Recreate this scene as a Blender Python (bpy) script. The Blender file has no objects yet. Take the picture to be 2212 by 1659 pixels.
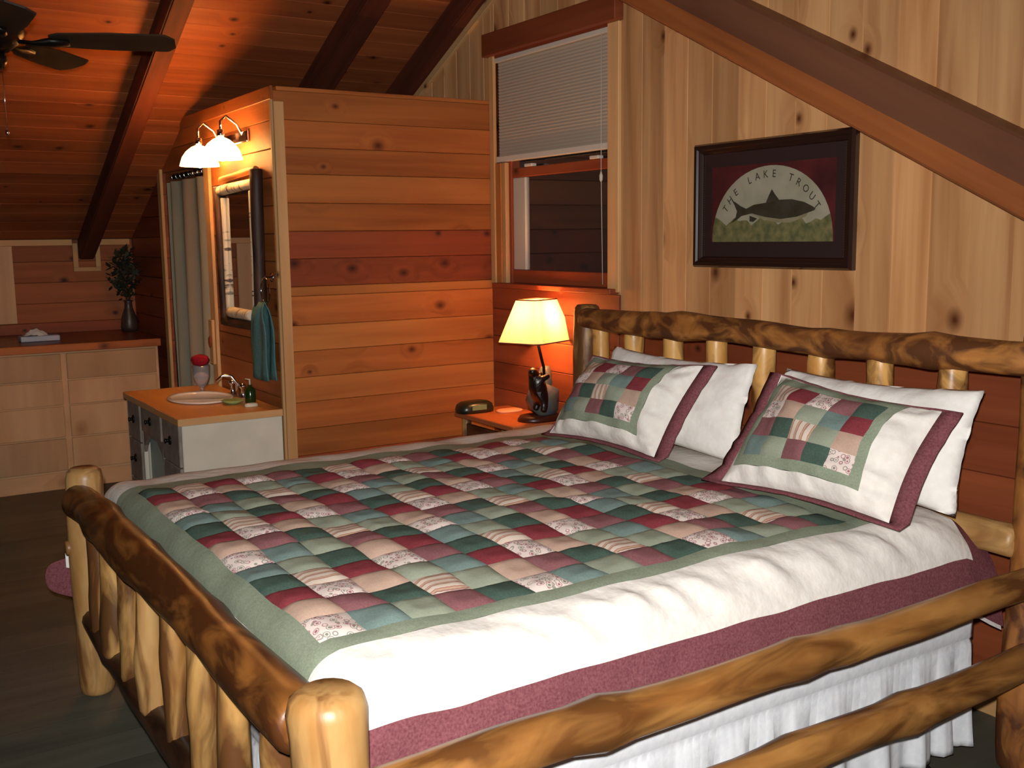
import bpy, bmesh, math, random
from mathutils import Vector, Matrix, noise
random.seed(7)
S = bpy.context.scene
COL = S.collection
pi = math.pi

# ------------------------------------------------------------------ camera
YAW, PITCH, ROLL = math.radians(32.632), math.radians(7.994), math.radians(-0.713)
fw = Vector((-math.cos(YAW)*math.cos(PITCH), math.sin(YAW)*math.cos(PITCH), -math.sin(PITCH)))
rt = fw.cross(Vector((0, 0, 1))).normalized(); up = rt.cross(fw)
rt2 = math.cos(ROLL)*rt + math.sin(ROLL)*up
up2 = -math.sin(ROLL)*rt + math.cos(ROLL)*up
cd = bpy.data.cameras.new('camera'); cam = bpy.data.objects.new('camera', cd); COL.objects.link(cam)
cam.matrix_world = Matrix(((rt2.x, up2.x, -fw.x, 0), (rt2.y, up2.y, -fw.y, 0), (rt2.z, up2.z, -fw.z, 1.6), (0, 0, 0, 1)))
cd.sensor_width = 36; cd.lens = 36*2249/2212; cd.clip_start = .02
S.camera = cam
# ------------------------------------------------------------------ world, lights, exposure
S.view_settings.view_transform = 'Standard'; S.view_settings.look = 'None'
S.view_settings.gamma = 1; S.view_settings.use_curve_mapping = False
S.view_settings.exposure = 0.0
w = bpy.data.worlds.new('night'); S.world = w; w.use_nodes = True
w.node_tree.nodes['Background'].inputs[0].default_value = (.5, .42, .4, 1)
w.node_tree.nodes['Background'].inputs[1].default_value = .012
def light(name, kind, loc, power, color, size=.05, rot=None):
    l = bpy.data.lights.new(name, kind); l.energy = power; l.color = color
    o = bpy.data.objects.new(name, l); COL.objects.link(o); o.location = loc
    if kind == 'AREA': l.shape = 'DISK'; l.size = size
    else: l.shadow_soft_size = size
    if rot is not None: o.rotation_euler = rot
    return o
FLASH = 500
fl = light('flash_light', 'SPOT', Vector((0, 0, 1.6)) + up2*.07 + rt2*-.02, FLASH, (1, .985, .95), .02)
fl.data.spot_size = math.radians(100); fl.data.spot_blend = 1.0
fl.matrix_world = Matrix.Translation(fl.location) @ cam.matrix_world.to_3x3().to_4x4()
# bulbs of the vanity fixture and of the table lamp (inside their shades)
VAN1, VAN2 = Vector((-5.90, 1.735, 2.055)), Vector((-5.50, 1.735, 2.065))
LAMPC = Vector((-4.405, 2.975, 1.182))
for p in (VAN1, VAN2): light('vanity_bulb_light', 'POINT', p, 20, (1, .45, .12), .03)
light('lamp_bulb_light', 'POINT', LAMPC + Vector((0, 0, .01)), 14, (1, .42, .13), .03)

# ------------------------------------------------------------------ helpers
def lin(c):
    return tuple((v/255/12.92 if v/255 <= .04045 else ((v/255+.055)/1.055)**2.4) for v in c)
def tag(o, label=None, cat=None, group=None, kind=None):
    if label: o['label'] = label
    if cat: o['category'] = cat
    if group: o['group'] = group
    if kind: o['kind'] = kind
    return o
def thing(name, loc, label=None, cat=None, group=None, kind=None):
    o = bpy.data.objects.new(name, None); COL.objects.link(o); o.location = loc; o.empty_display_size = .05
    return tag(o, label, cat, group, kind)
def wpos(o):
    p = Vector(o.location)
    while o.parent: o = o.parent; p += o.location
    return p
def link(name, me, mat=None, parent=None, origin=(0, 0, 0), rot=None):
    """mesh given in coordinates about origin (world); parents never rotate"""
    o = bpy.data.objects.new(name, me); COL.objects.link(o)
    if mat and not me.materials: me.materials.append(mat)
    elif mat and me.materials[0] != mat:
        o.material_slots[0].link = 'OBJECT'; o.material_slots[0].material = mat
    o.location = Vector(origin) - (wpos(parent) if parent else Vector((0, 0, 0)))
    if parent: o.parent = parent
    if rot is not None: o.rotation_euler = rot.to_euler() if isinstance(rot, Matrix) else rot
    return o
def meshd(verts, faces, smooth=False, name='mesh'):
    me = bpy.data.meshes.new(name); me.from_pydata([tuple(v) for v in verts], [], faces); me.validate()
    if smooth:
        for p in me.polygons: p.use_smooth = True
    me.update(); return me
def tidy(me):
    bm = bmesh.new(); bm.from_mesh(me); bmesh.ops.recalc_face_normals(bm, faces=bm.faces); bm.to_mesh(me); bm.free(); return me
_cache = {}
def boxmesh(l, wd, t, bev=.003):
    k = (round(l, 4), round(wd, 4), round(t, 4), bev)
    if k in _cache: return _cache[k]
    bm = bmesh.new(); bmesh.ops.create_cube(bm, size=1); bmesh.ops.scale(bm, vec=(l, wd, t), verts=bm.verts)
    if bev: bmesh.ops.bevel(bm, geom=bm.edges, offset=min(bev, min(l, wd, t)*.3), segments=1, affect='EDGES')
    me = bpy.data.meshes.new('box'); bm.to_mesh(me); bm.free(); _cache[k] = me; return me
AX = {'x': Matrix(((1, 0, 0), (0, 1, 0), (0, 0, 1))), 'y': Matrix(((0, -1, 0), (1, 0, 0), (0, 0, 1))), 'z': Matrix(((0, 0, -1), (0, 1, 0), (1, 0, 0)))}
def abox(name, mn, mx, mat, parent=None, bev=.003, grain=None):
    """axis-aligned box; local X (wood grain) runs along its longest side"""
    mn, mx = Vector(mn), Vector(mx); c = (mn+mx)/2; s = mx-mn
    g = grain or 'xyz'[max(range(3), key=lambda i: s[i])]
    dims = {'x': (s.x, s.y, s.z), 'y': (s.y, s.x, s.z), 'z': (s.z, s.y, s.x)}[g]
    o = link(name, boxmesh(*dims, bev).copy() if False else boxmesh(*dims, bev), None, parent, c, AX[g])
    if mat:
        if not o.data.materials: o.data.materials.append(mat)
        elif o.data.materials[0] != mat:
            o.material_slots[0].link = 'OBJECT'; o.material_slots[0].material = mat
    return o
def frame_rot(xdir, zhint):
    x = Vector(xdir).normalized(); z = Vector(zhint); z = (z - x*z.dot(x)).normalized(); y = z.cross(x)
    return Matrix((x, y, z)).transposed()
def prism(name, pts, t, rot, origin, mat, parent, inset=.003):
    """plank from a polygon pts (u along grain, v across), thickness t along local z, front edge eased"""
    n = len(pts); cv = sum(p[1] for p in pts)/n
    vs = [(p[0], p[1], 0) for p in pts] + [(p[0], p[1], t*.75) for p in pts]
    vs += [(p[0], p[1] + (inset if p[1] < cv else -inset), t) for p in pts]
    fs = [tuple(range(n))[::-1], tuple(range(2*n, 3*n))]
    for k in (0, n):
        for i in range(n): j = (i+1) % n; fs.append((k+i, k+j, k+n+j, k+n+i))
    return link(name, meshd(vs, fs), mat, parent, origin, rot)
def tube(path, radii, n=10, cap=True, seed=0, rough=0.0, axis_rings=None):
    """swept round tube along path in the given coords"""
    vs, fs = [], []; P = [Vector(p) for p in path]; m = len(P)
    t0 = (P[1]-P[0]).normalized(); ref = Vector((0, 0, 1)) if abs(t0.z) < .9 else Vector((1, 0, 0))
    a = t0.cross(ref).normalized()
    for i in range(m):
        t = (P[min(i+1, m-1)]-P[max(i-1, 0)]).normalized(); a = (a - t*a.dot(t)).normalized(); b = t.cross(a)
        for k in range(n):
            th = 2*pi*k/n; r = radii[i]
            d = a*math.cos(th)+b*math.sin(th)
            if rough: r *= 1+rough*noise.noise(P[i]*3.1+d*.9+Vector((seed*7.7, seed, 0)))
            vs.append(P[i]+d*r)
        if i:
            for k in range(n):
                q = (k+1) % n; fs.append(((i-1)*n+k, (i-1)*n+q, i*n+q, i*n+k))
    if cap:
        fs.append(tuple(range(n))[::-1]); fs.append(tuple(range((m-1)*n, m*n)))
    return vs, fs
def tubeobj(name, path, radii, mat, parent=None, n=10, smooth=True, origin=None, **kw):
    o = Vector(origin if origin is not None else path[0])
    if not hasattr(radii, '__len__'): radii = [radii]*len(path)
    vs, fs = tube([Vector(p)-o for p in path], radii, n, **kw)
    return link(name, meshd(vs, fs, smooth), mat, parent, o)
def log(name, p0, p1, r0, r1, mat, parent, n=16, seg=.08, bow=.0, rough=.18, knots=0, seed=0, round_end=.02):
    """peeled log, grain along local X, with swelling, bends and eased ends"""
    p0, p1 = Vector(p0), Vector(p1); L = (p1-p0).length; m = max(5, int(L/seg)); path, rad = [], []
    kn = [(random.Random(seed*13+k).uniform(.12, .88)*L) for k in range(knots)]
    for i in range(m+1):
        x = L*i/m
        y = bow*math.sin(pi*i/m)+.35*r0*noise.noise(Vector((x*1.6, seed*3.1, 0)))
        z = .35*r0*noise.noise(Vector((x*1.6, seed*3.1, 9)))
        r = r0+(r1-r0)*i/m; r *= 1+.10*noise.noise(Vector((x*4, seed*5.3, 4)))
        for kx in kn: r *= 1+.13*math.exp(-((x-kx)/.045)**2)
        path.append((x, y, z)); rad.append(r)
    e = round_end
    path = [(-.0, path[0][1], path[0][2])] + [(e*.35, path[0][1], path[0][2]), (e, path[0][1], path[0][2])] + path[1:-1] + [(L-e, path[-1][1], path[-1][2]), (L-e*.35, path[-1][1], path[-1][2]), (L, path[-1][1], path[-1][2])]
    rad = [rad[0]*.72, rad[0]*.92, rad[0]] + rad[1:-1] + [rad[-1], rad[-1]*.92, rad[-1]*.72]
    vs, fs = tube(path, rad, n, rough=rough, seed=seed)
    me = meshd(vs, fs, True)
    z = Vector((0, 0, 1)) if abs((p1-p0).normalized().z) < .9 else Vector((1, 0, 0))
    return link(name, me, mat, parent, p0, frame_rot(p1-p0, z))
def lathe(name, prof, mat, parent, origin, n=20, smooth=True, sx=1, sy=1):
    vs, fs = [], []; m = len(prof)
    for r, z in prof:
        for k in range(n): vs.append((r*sx*math.cos(2*pi*k/n), r*sy*math.sin(2*pi*k/n), z))
    for i in range(m-1):
        for k in range(n): q = (k+1) % n; fs.append((i*n+k, i*n+q, (i+1)*n+q, (i+1)*n+k))
    if prof[0][0] > 1e-5: fs.append(tuple(range(n))[::-1])
    if prof[-1][0] > 1e-5: fs.append(tuple(range((m-1)*n, m*n)))
    return link(name, meshd(vs, fs, smooth), mat, parent, origin)

# ------------------------------------------------------------------ materials
class N:
    def __init__(s, name):
        s.m = bpy.data.materials.new(name); s.m.use_nodes = True; s.t = s.m.node_tree; s.b = s.t.nodes['Principled BSDF']
    def n(s, typ, **kw):
        x = s.t.nodes.new(typ)
        for k, v in kw.items():
            if k.startswith('i_'): x.inputs[int(k[2:]) if k[2:].isdigit() else k[2:]].default_value = v
            else: setattr(x, k, v)
        return x
    def l(s, a, b): s.t.links.new(a, b)
    def math(s, op, a, b=None, clamp=False):
        x = s.n('ShaderNodeMath', operation=op, use_clamp=clamp)
        for i, v in enumerate((a, b)):
            if v is None: continue
            if isinstance(v, (int, float)): x.inputs[i].default_value = v
            else: s.l(v, x.inputs[i])
        return x.outputs[0]
    def mix(s, f, a, b):
        x = s.n('ShaderNodeMix', data_type='RGBA')
        for i, v in ((0, f), (6, a), (7, b)):
            if isinstance(v, (int, float)): x.inputs[i].default_value = v
            elif isinstance(v, tuple): x.inputs[i].default_value = (*v[:3], 1)
            else: s.l(v, x.inputs[i])
        return x.outputs[2]
    def ramp(s, f, stops):
        x = s.n('ShaderNodeValToRGB'); s.l(f, x.inputs[0]); e = x.color_ramp.elements
        while len(e) < len(stops): e.new(.5)
        for el, (p, c) in zip(e, stops):
            el.position = p; el.color = (*c, 1) if isinstance(c, tuple) else (c, c, c, 1)
        return x.outputs[0]
    def coords(s, rnd=3.0):
        tc = s.n('ShaderNodeTexCoord').outputs['Object']
        if not rnd: return tc, None
        oi = s.n('ShaderNodeObjectInfo').outputs['Random']
        sc = s.n('ShaderNodeVectorMath', operation='MULTIPLY'); cb = s.n('ShaderNodeCombineXYZ')
        for i, k in enumerate((37.0, 23.0, 11.0)): s.l(s.math('MULTIPLY', oi, k), cb.inputs[i])
        ad = s.n('ShaderNodeVectorMath', operation='ADD'); s.l(tc, ad.inputs[0]); s.l(cb.outputs[0], ad.inputs[1])
        return ad.outputs[0], oi
    def mapped(s, v, scale):
        m = s.n('ShaderNodeMapping'); s.l(v, m.inputs[0]); m.inputs['Scale'].default_value = scale; return m.outputs[0]
    def bump(s, h, st, dist=.01):
        b = s.n('ShaderNodeBump'); b.inputs['Strength'].default_value = st; b.inputs['Distance'].default_value = dist
        s.l(h, b.inputs['Height']); s.l(b.outputs[0], s.b.inputs['Normal'])
def wood(name, light_c, dark_c, alt_c, knot_c, rough=.55, knot_amt=.35, knot_scale=5.0, grain=16.0, bump=.12, alt=.6, spec=.22, knot_size=.10):
    """planed board: grain along local X, tone shifting from board to board, scattered knots"""
    g = N(name); v, rnd = g.coords()
    sx = g.n('ShaderNodeSeparateXYZ'); g.l(v, sx.inputs[0]); cx = g.n('ShaderNodeCombineXYZ'); g.l(sx.outputs[0], cx.inputs[0]); g.l(g.math('ADD', sx.outputs[1], sx.outputs[2]), cx.inputs[1])
    vk = g.mapped(cx.outputs[0], (knot_scale*.75, knot_scale, 1))
    vo = g.n('ShaderNodeTexVoronoi', feature='F1', voronoi_dimensions='2D'); g.l(vk, vo.inputs['Vector']); vo.inputs['Scale'].default_value = 1
    sep = g.n('ShaderNodeSeparateColor'); g.l(vo.outputs['Color'], sep.inputs[0])
    has = g.math('LESS_THAN', sep.outputs[0], knot_amt)
    ksz = g.math('ADD', g.math('MULTIPLY', sep.outputs[1], knot_size*.9), knot_size*.5)
    near = g.math('MULTIPLY', g.math('SUBTRACT', 1.0, g.math('DIVIDE', vo.outputs['Distance'], g.math('MULTIPLY', ksz, 3.2)), True), has)
    core = g.math('MULTIPLY', g.math('SUBTRACT', 1.15, g.math('DIVIDE', vo.outputs['Distance'], ksz), True), has)
    vg = g.mapped(v, (.9, grain, grain))
    ad = g.n('ShaderNodeVectorMath', operation='ADD'); cb = g.n('ShaderNodeCombineXYZ'); g.l(g.math('MULTIPLY', near, 1.6), cb.inputs[1])
    g.l(vg, ad.inputs[0]); g.l(cb.outputs[0], ad.inputs[1])
    n1 = g.n('ShaderNodeTexNoise'); g.l(ad.outputs[0], n1.inputs['Vector']); n1.inputs['Scale'].default_value = 1; n1.inputs['Detail'].default_value = 5; n1.inputs['Distortion'].default_value = .6
    n2 = g.n('ShaderNodeTexNoise'); g.l(g.mapped(v, (.7, 5, 5)), n2.inputs['Vector']); n2.inputs['Scale'].default_value = 1; n2.inputs['Detail'].default_value = 2
    f = g.math('ADD', g.math('MULTIPLY', n1.outputs[0], .6), g.math('MULTIPLY', n2.outputs[0], .5))
    col = g.ramp(f, [(.36, dark_c), (.52, tuple((a+b)/2 for a, b in zip(light_c, dark_c))), (.70, light_c)])
    n3 = g.ramp(g.math('FRACT', g.math('MULTIPLY', rnd, 7.31)), [(0, 0.0), (1, 1.0)])
    col = g.mix(g.math('MULTIPLY', n3, alt), col, g.mix(.5, col, alt_c))
    bright = g.math('ADD', .8, g.math('MULTIPLY', g.math('FRACT', g.math('MULTIPLY', rnd, 3.77)), .4))
    mul = g.n('ShaderNodeVectorMath', operation='SCALE'); g.l(col, mul.inputs[0]); g.l(bright, mul.inputs['Scale'])
    col = g.mix(g.math('MULTIPLY', near, .45), mul.outputs[0], dark_c)
    col = g.mix(core, col, knot_c)
    g.l(col, g.b.inputs['Base Color']); g.b.inputs['Roughness'].default_value = rough
    g.b.inputs['Specular IOR Level'].default_value = spec
    g.bump(n1.outputs[0], bump, .004)
    return g.m
def logmat(name, pale, gold, brown, amt=.5, rough=.38, stretch=2.2, seed=0):
    """varnished peeled log: pale sapwood with patches of left-on inner bark stretched along the log"""
    g = N(name); v, rnd = g.coords()
    n1 = g.n('ShaderNodeTexNoise'); g.l(g.mapped(v, (stretch, 11, 11)), n1.inputs['Vector']); n1.inputs['Scale'].default_value = 1; n1.inputs['Detail'].default_value = 4; n1.inputs['Distortion'].default_value = 1.1
    n2 = g.n('ShaderNodeTexNoise'); g.l(g.mapped(v, (5, 16, 16)), n2.inputs['Vector']); n2.inputs['Scale'].default_value = 1; n2.inputs['Detail'].default_value = 3
    c = g.ramp(n2.outputs[0], [(.3, gold), (.65, pale)])
    k = g.ramp(n1.outputs[0], [(max(0, .62-amt*.34), 0.0), (min(1, .74-amt*.22), 1.0)])
    c = g.mix(g.math('MULTIPLY', k, .92), c, g.mix(n2.outputs[0], brown, tuple(x*.45 for x in brown)))
    vo = g.n('ShaderNodeTexVoronoi', feature='F1'); g.l(g.mapped(v, (3.2, 5, 5)), vo.inputs['Vector']); vo.inputs['Scale'].default_value = 1
    sep = g.n('ShaderNodeSeparateColor'); g.l(vo.outputs['Color'], sep.inputs[0])
    kk = g.math('MULTIPLY', g.math('LESS_THAN', sep.outputs[0], .30), g.math('SUBTRACT', 1.2, g.math('DIVIDE', vo.outputs['Distance'], .12), True))
    c = g.mix(g.math('MULTIPLY', kk, .75), c, tuple(x*.6 for x in brown))
    g.l(c, g.b.inputs['Base Color']); g.b.inputs['Roughness'].default_value = rough; g.b.inputs['Specular IOR Level'].default_value = .45
    g.bump(n1.outputs[0], .25, .01)
    return g.m
def fabric(name, c, c2=None, scale=160, rough=.9, amt=.5, bump=.25, sheen=.2):
    g = N(name); v, _ = g.coords(0)
    n1 = g.n('ShaderNodeTexNoise'); g.l(v, n1.inputs['Vector']); n1.inputs['Scale'].default_value = scale; n1.inputs['Detail'].default_value = 2
    if c2: g.l(g.ramp(n1.outputs[0], [(.5-amt*.25, c), (.5+amt*.25, c2)]), g.b.inputs['Base Color'])
    else: g.b.inputs['Base Color'].default_value = (*c, 1)
    g.b.inputs['Roughness'].default_value = rough; g.b.inputs['Specular IOR Level'].default_value = .15
    n2 = g.n('ShaderNodeTexNoise'); g.l(v, n2.inputs['Vector']); n2.inputs['Scale'].default_value = 28; n2.inputs['Detail'].default_value = 3
    g.bump(n2.outputs[0], bump, .006)
    return g.m
def floralmat(name):
    g = N(name); v, _ = g.coords(0)
    vo = g.n('ShaderNodeTexVoronoi', feature='F1'); g.l(v, vo.inputs['Vector']); vo.inputs['Scale'].default_value = 58
    ring = g.ramp(vo.outputs['Distance'], [(.0, .9), (.22, .9), (.27, .0), (.36, .0), (.40, .8), (.47, .8), (.52, .0)])
    sep = g.n('ShaderNodeSeparateColor'); g.l(vo.outputs['Color'], sep.inputs[0])
    c = g.mix(g.math('GREATER_THAN', sep.outputs[0], .55), lin((150, 90, 100)), lin((120, 125, 110)))
    g.l(g.mix(ring, lin((226, 208, 200)), c), g.b.inputs['Base Color'])
    g.b.inputs['Roughness'].default_value = .9; g.b.inputs['Specular IOR Level'].default_value = .15
    return g.m
def stripemat(name, axis=0):
    g = N(name); v, _ = g.coords(0)
    sp = g.n('ShaderNodeSeparateXYZ'); g.l(v, sp.inputs[0])
    s1 = g.math('FRACT', g.math('MULTIPLY', sp.outputs[axis], 38.0))
    n1 = g.n('ShaderNodeTexNoise'); g.l(v, n1.inputs['Vector']); n1.inputs['Scale'].default_value = 60
    c = g.ramp(g.math('ADD', s1, g.math('MULTIPLY', g.math('SUBTRACT', n1.outputs[0], .5), .18)), [(0, lin((214, 196, 180))), (.42, lin((214, 196, 180))), (.5, lin((168, 108, 98))), (.62, lin((205, 175, 145))), (.8, lin((150, 100, 96))), (.9, lin((214, 196, 180)))])
    g.l(c, g.b.inputs['Base Color']); g.b.inputs['Roughness'].default_value = .9; g.b.inputs['Specular IOR Level'].default_value = .15
    return g.m
def plain(name, c, rough=.5, metal=0, spec=.5, emit=None, es=1, noise_amt=0, nscale=20, c2=None, trans=0, coat=0):
    g = N(name); g.b.inputs['Base Color'].default_value = (*c, 1)
    g.b.inputs['Roughness'].default_value = rough; g.b.inputs['Metallic'].default_value = metal; g.b.inputs['Specular IOR Level'].default_value = spec
    g.b.inputs['Transmission Weight'].default_value = trans; g.b.inputs['Coat Weight'].default_value = coat
    if emit: g.b.inputs['Emission Color'].default_value = (*emit, 1); g.b.inputs['Emission Strength'].default_value = es
    if c2:
        v, _ = g.coords(0); n1 = g.n('ShaderNodeTexNoise'); g.l(v, n1.inputs['Vector']); n1.inputs['Scale'].default_value = nscale; n1.inputs['Detail'].default_value = 4
        g.l(g.ramp(n1.outputs[0], [(.35, c), (.65, c2)]), g.b.inputs['Base Color'])
    return g.m
KN = lin((70, 34, 18))
M = {}
M['pine'] = wood('knotty_pine', lin((226, 174, 120)), lin((166, 110, 66)), lin((190, 134, 86)), lin((92, 48, 26)), rough=.5, knot_amt=.42, knot_scale=4.0, grain=17, alt=.9, bump=.08, knot_size=.13)
M['cedar'] = wood('cedar_board', lin((180, 108, 54)), lin((132, 72, 34)), lin((150, 74, 36)), lin((84, 40, 24)), rough=.5, knot_amt=.3, knot_scale=4.6, alt=.5)
M['cedar_pale'] = wood('pale_cedar_board', lin((188, 120, 62)), lin((156, 90, 44)), lin((156, 88, 44)), lin((84, 40, 24)), rough=.5, knot_amt=.25, knot_scale=4.6, alt=.4)
M['cedar_red'] = wood('red_cedar_board', lin((150, 76, 44)), lin((112, 52, 32)), lin((122, 50, 30)), lin((60, 26, 18)), rough=.5, knot_amt=.25, knot_scale=4.6, alt=.5)
M['wains'] = wood('wainscot_board', lin((146, 76, 44)), lin((106, 50, 30)), lin((116, 48, 28)), lin((60, 26, 18)), rough=.5, knot_amt=.2, knot_scale=4.2, alt=.4)
M['ceil'] = wood('ceiling_board', lin((172, 98, 54)), lin((122, 64, 37)), lin((136, 60, 36)), lin((44, 22, 15)), rough=.5, knot_amt=.30, knot_scale=4.5, grain=14, alt=.6)
M['rafter'] = wood('stained_rafter', lin((104, 52, 32)), lin((62, 30, 20)), lin((80, 34, 22)), lin((30, 14, 10)), rough=.75, knot_amt=.15, knot_scale=3.4, grain=12)
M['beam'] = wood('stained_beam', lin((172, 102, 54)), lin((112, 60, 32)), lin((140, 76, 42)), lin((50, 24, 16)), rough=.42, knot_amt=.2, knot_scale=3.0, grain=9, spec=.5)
M['beamtop'] = wood('darker_beam_top', lin((118, 76, 54)), lin((84, 52, 38)), lin((104, 62, 44)), lin((50, 24, 16)), rough=.45, knot_amt=.12, knot_scale=3.0, grain=9)  # darker, greyer brown for the upper facets of the diagonal beam
M['trim'] = wood('pale_trim', lin((214, 170, 118)), lin((186, 136, 86)), lin((196, 146, 96)), KN, rough=.5, knot_amt=.12, knot_scale=5)
M['valance'] = wood('red_trim', lin((146, 76, 46)), lin((106, 50, 30)), lin((120, 52, 34)), KN, rough=.4, knot_amt=.12, knot_scale=4)
M['knee'] = wood('knee_wall_board', lin((160, 94, 54)), lin((128, 70, 38)), lin((138, 74, 42)), lin((58, 26, 18)), rough=.6, knot_amt=.34, knot_scale=4.2)
M['ply'] = wood('birch_ply', lin((206, 164, 122)), lin((176, 132, 94)), lin((188, 146, 108)), lin((168, 120, 84)), rough=.5, knot_amt=.05, knot_scale=3, grain=7, bump=.05)
M['counter'] = wood('red_counter', lin((126, 62, 46)), lin((98, 44, 34)), lin((110, 50, 40)), KN, rough=.35, knot_amt=.0)
M['vtop'] = wood('vanity_top', lin((214, 150, 84)), lin((188, 122, 62)), lin((200, 134, 72)), lin((188, 122, 62)), rough=.35, knot_amt=.0, grain=10, bump=.04)
M['floor'] = wood('floor_board', lin((92, 90, 78)), lin((74, 72, 62)), lin((84, 78, 62)), lin((66, 62, 52)), rough=.55, knot_amt=.05, knot_scale=3, grain=14, bump=.05, alt=.3, spec=.25)
M['sash'] = wood('sash_wood', lin((156, 78, 46)), lin((120, 54, 32)), lin((130, 56, 34)), KN, rough=.4, knot_amt=.05)
M['nstop'] = wood('nightstand_top', lin((186, 112, 66)), lin((150, 80, 46)), lin((160, 84, 50)), KN, rough=.4, knot_amt=.05)
M['log_dark'] = logmat('bark_rail_log', lin((184, 122, 60)), lin((140, 84, 38)), lin((88, 48, 26)), amt=.72, stretch=7, rough=.5)
M['log_head'] = logmat('head_spindle_log', lin((222, 172, 100)), lin((190, 132, 66)), lin((110, 66, 34)), amt=.5, stretch=5)
M['log_red'] = logmat('foot_rail_log', lin((146, 92, 42)), lin((118, 70, 30)), lin((78, 42, 20)), amt=.8, rough=.36, stretch=4.5)
M['log'] = logmat('spindle_log', lin((200, 156, 92)), lin((168, 116, 60)), lin((96, 56, 30)), amt=.85, stretch=3.5)
M['log_pale'] = logmat('pale_post_log', lin((188, 148, 94)), lin((164, 118, 66)), lin((128, 80, 42)), amt=.35, rough=.42)
M['log_gold'] = logmat('side_rail_log', lin((176, 124, 66)), lin((142, 92, 44)), lin((104, 62, 30)), amt=.5, rough=.32)
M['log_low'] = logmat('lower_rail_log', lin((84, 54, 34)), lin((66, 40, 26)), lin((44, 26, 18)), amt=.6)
WHITE = lin((236, 230, 224))
M['white'] = fabric('white_cotton', WHITE, lin((240, 236, 230)), 40, bump=.5)
M['cream'] = fabric('cream_cotton', lin((228, 221, 212)), lin((234, 228, 220)), 40, bump=.6)
M['sage'] = fabric('sage_print', lin((128, 138, 116)), lin((150, 158, 138)), 210, amt=1)
M['sageP'] = fabric('sage_patch', lin((142, 148, 128)), lin((152, 158, 140)), 210, amt=1)
M['teal'] = fabric('grey_teal_patch', lin((106, 126, 122)), lin((122, 140, 134)), 210, amt=1)
M['green'] = fabric('dark_green_patch', lin((62, 82, 72)), lin((78, 96, 86)), 210, amt=1)
M['red'] = fabric('crimson_patch', lin((124, 48, 56)), lin((138, 62, 68)), 210, amt=1)
M['mauve'] = fabric('mauve_patch', lin((128, 80, 84)), lin((142, 96, 98)), 210, amt=1)
M['pinkP'] = fabric('dusty_pink_patch', lin((184, 152, 134)), lin((194, 164, 146)), 210, amt=1)
M['mauveB'] = fabric('mauve_border_print', lin((102, 52, 60)), lin((136, 84, 88)), 170, amt=1, bump=.35)
M['floral'] = floralmat('floral_patch'); M['stripe'] = stripemat('striped_patch', 0)
M['skirt'] = fabric('white_skirt', lin((222, 224, 230)), lin((230, 232, 236)), 40, bump=.3)
M['mattress'] = fabric('white_mattress', lin((214, 212, 208)), lin((222, 220, 216)), 60)
M['towel'] = fabric('teal_towel', lin((74, 112, 114)), lin((92, 128, 126)), 120, amt=1, bump=.8)
M['black'] = plain('black_gloss', lin((26, 18, 15)), .3, spec=.6)
M['iron'] = plain('dark_iron', lin((30, 24, 20)), .4, metal=.6)
M['fanwood'] = wood('fan_blade_wood', lin((56, 44, 32)), lin((38, 30, 22)), lin((44, 34, 26)), lin((30, 24, 18)), rough=.45, knot_amt=0)
M['chrome'] = plain('chrome', (.8, .8, .8), .12, metal=1)
M['porcelain'] = plain('porcelain', lin((232, 218, 206)), .15, coat=.5)
M['frame'] = plain('frame_black_brown', lin((44, 26, 20)), .22, spec=.7, coat=.4)
M['mat'] = plain('maroon_mat', lin((64, 42, 40)), .8)
M['vpaint'] = plain('white_paint', lin((218, 210, 192)), .55, c2=lin((206, 200, 184)), nscale=5)
M['vpale'] = plain('pale_green_paint', lin((170, 182, 172)), .55, c2=lin((158, 172, 160)), nscale=5)
M['vgrey'] = plain('distressed_grey', lin((150, 134, 126)), .6, c2=lin((122, 110, 102)), nscale=14)
M['blind'] = plain('blind_fabric', lin((182, 166, 148)), .85, spec=.1)
M['blindrail'] = plain('blind_rail', lin((206, 198, 184)), .5)
M['vinyl'] = plain('vinyl_jamb', lin((176, 174, 164)), .5)
M['shadecloth'] = plain('cream_curtain', lin((188, 180, 150)), .8, c2=lin((160, 166, 148)), nscale=3)
def curtainmat():
    g = N('shower_curtain'); v, _ = g.coords(0); sp = g.n('ShaderNodeSeparateXYZ'); g.l(v, sp.inputs[0])
    c = g.ramp(g.math('FRACT', g.math('MULTIPLY', sp.outputs[0], 2.6)), [(0, lin((160, 160, 138))), (.3, lin((186, 174, 142))), (.6, lin((190, 170, 142))), (.85, lin((150, 152, 134)))])
    g.l(c, g.b.inputs['Base Color']); g.b.inputs['Roughness'].default_value = .75; return g.m
M['curtain'] = curtainmat()
def glassmat():
    g = N('window_glass'); gl = g.n('ShaderNodeBsdfGlossy'); gl.inputs['Roughness'].default_value = .04; gl.inputs[0].default_value = (.9, .85, .8, 1)
    tr = g.n('ShaderNodeBsdfTransparent'); tr.inputs[0].default_value = (.9, .9, .9, 1)
    fr = g.n('ShaderNodeFresnel'); fr.inputs[0].default_value = 1.5
    mx = g.n('ShaderNodeMixShader'); geo = g.n('ShaderNodeNewGeometry'); g.l(g.math('MULTIPLY', g.math('ADD', g.math('MULTIPLY', fr.outputs[0], 1.6), .04, True), g.math('SUBTRACT', 1.0, geo.outputs['Backfacing'])), mx.inputs[0]); g.l(tr.outputs[0], mx.inputs[1]); g.l(gl.outputs[0], mx.inputs[2])
    out = [n for n in g.t.nodes if n.type == 'OUTPUT_MATERIAL'][0]; g.l(mx.outputs[0], out.inputs[0]); return g.m
M['glass'] = glassmat()
M['screen'] = plain('insect_screen', lin((60, 46, 42)), .9)
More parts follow.
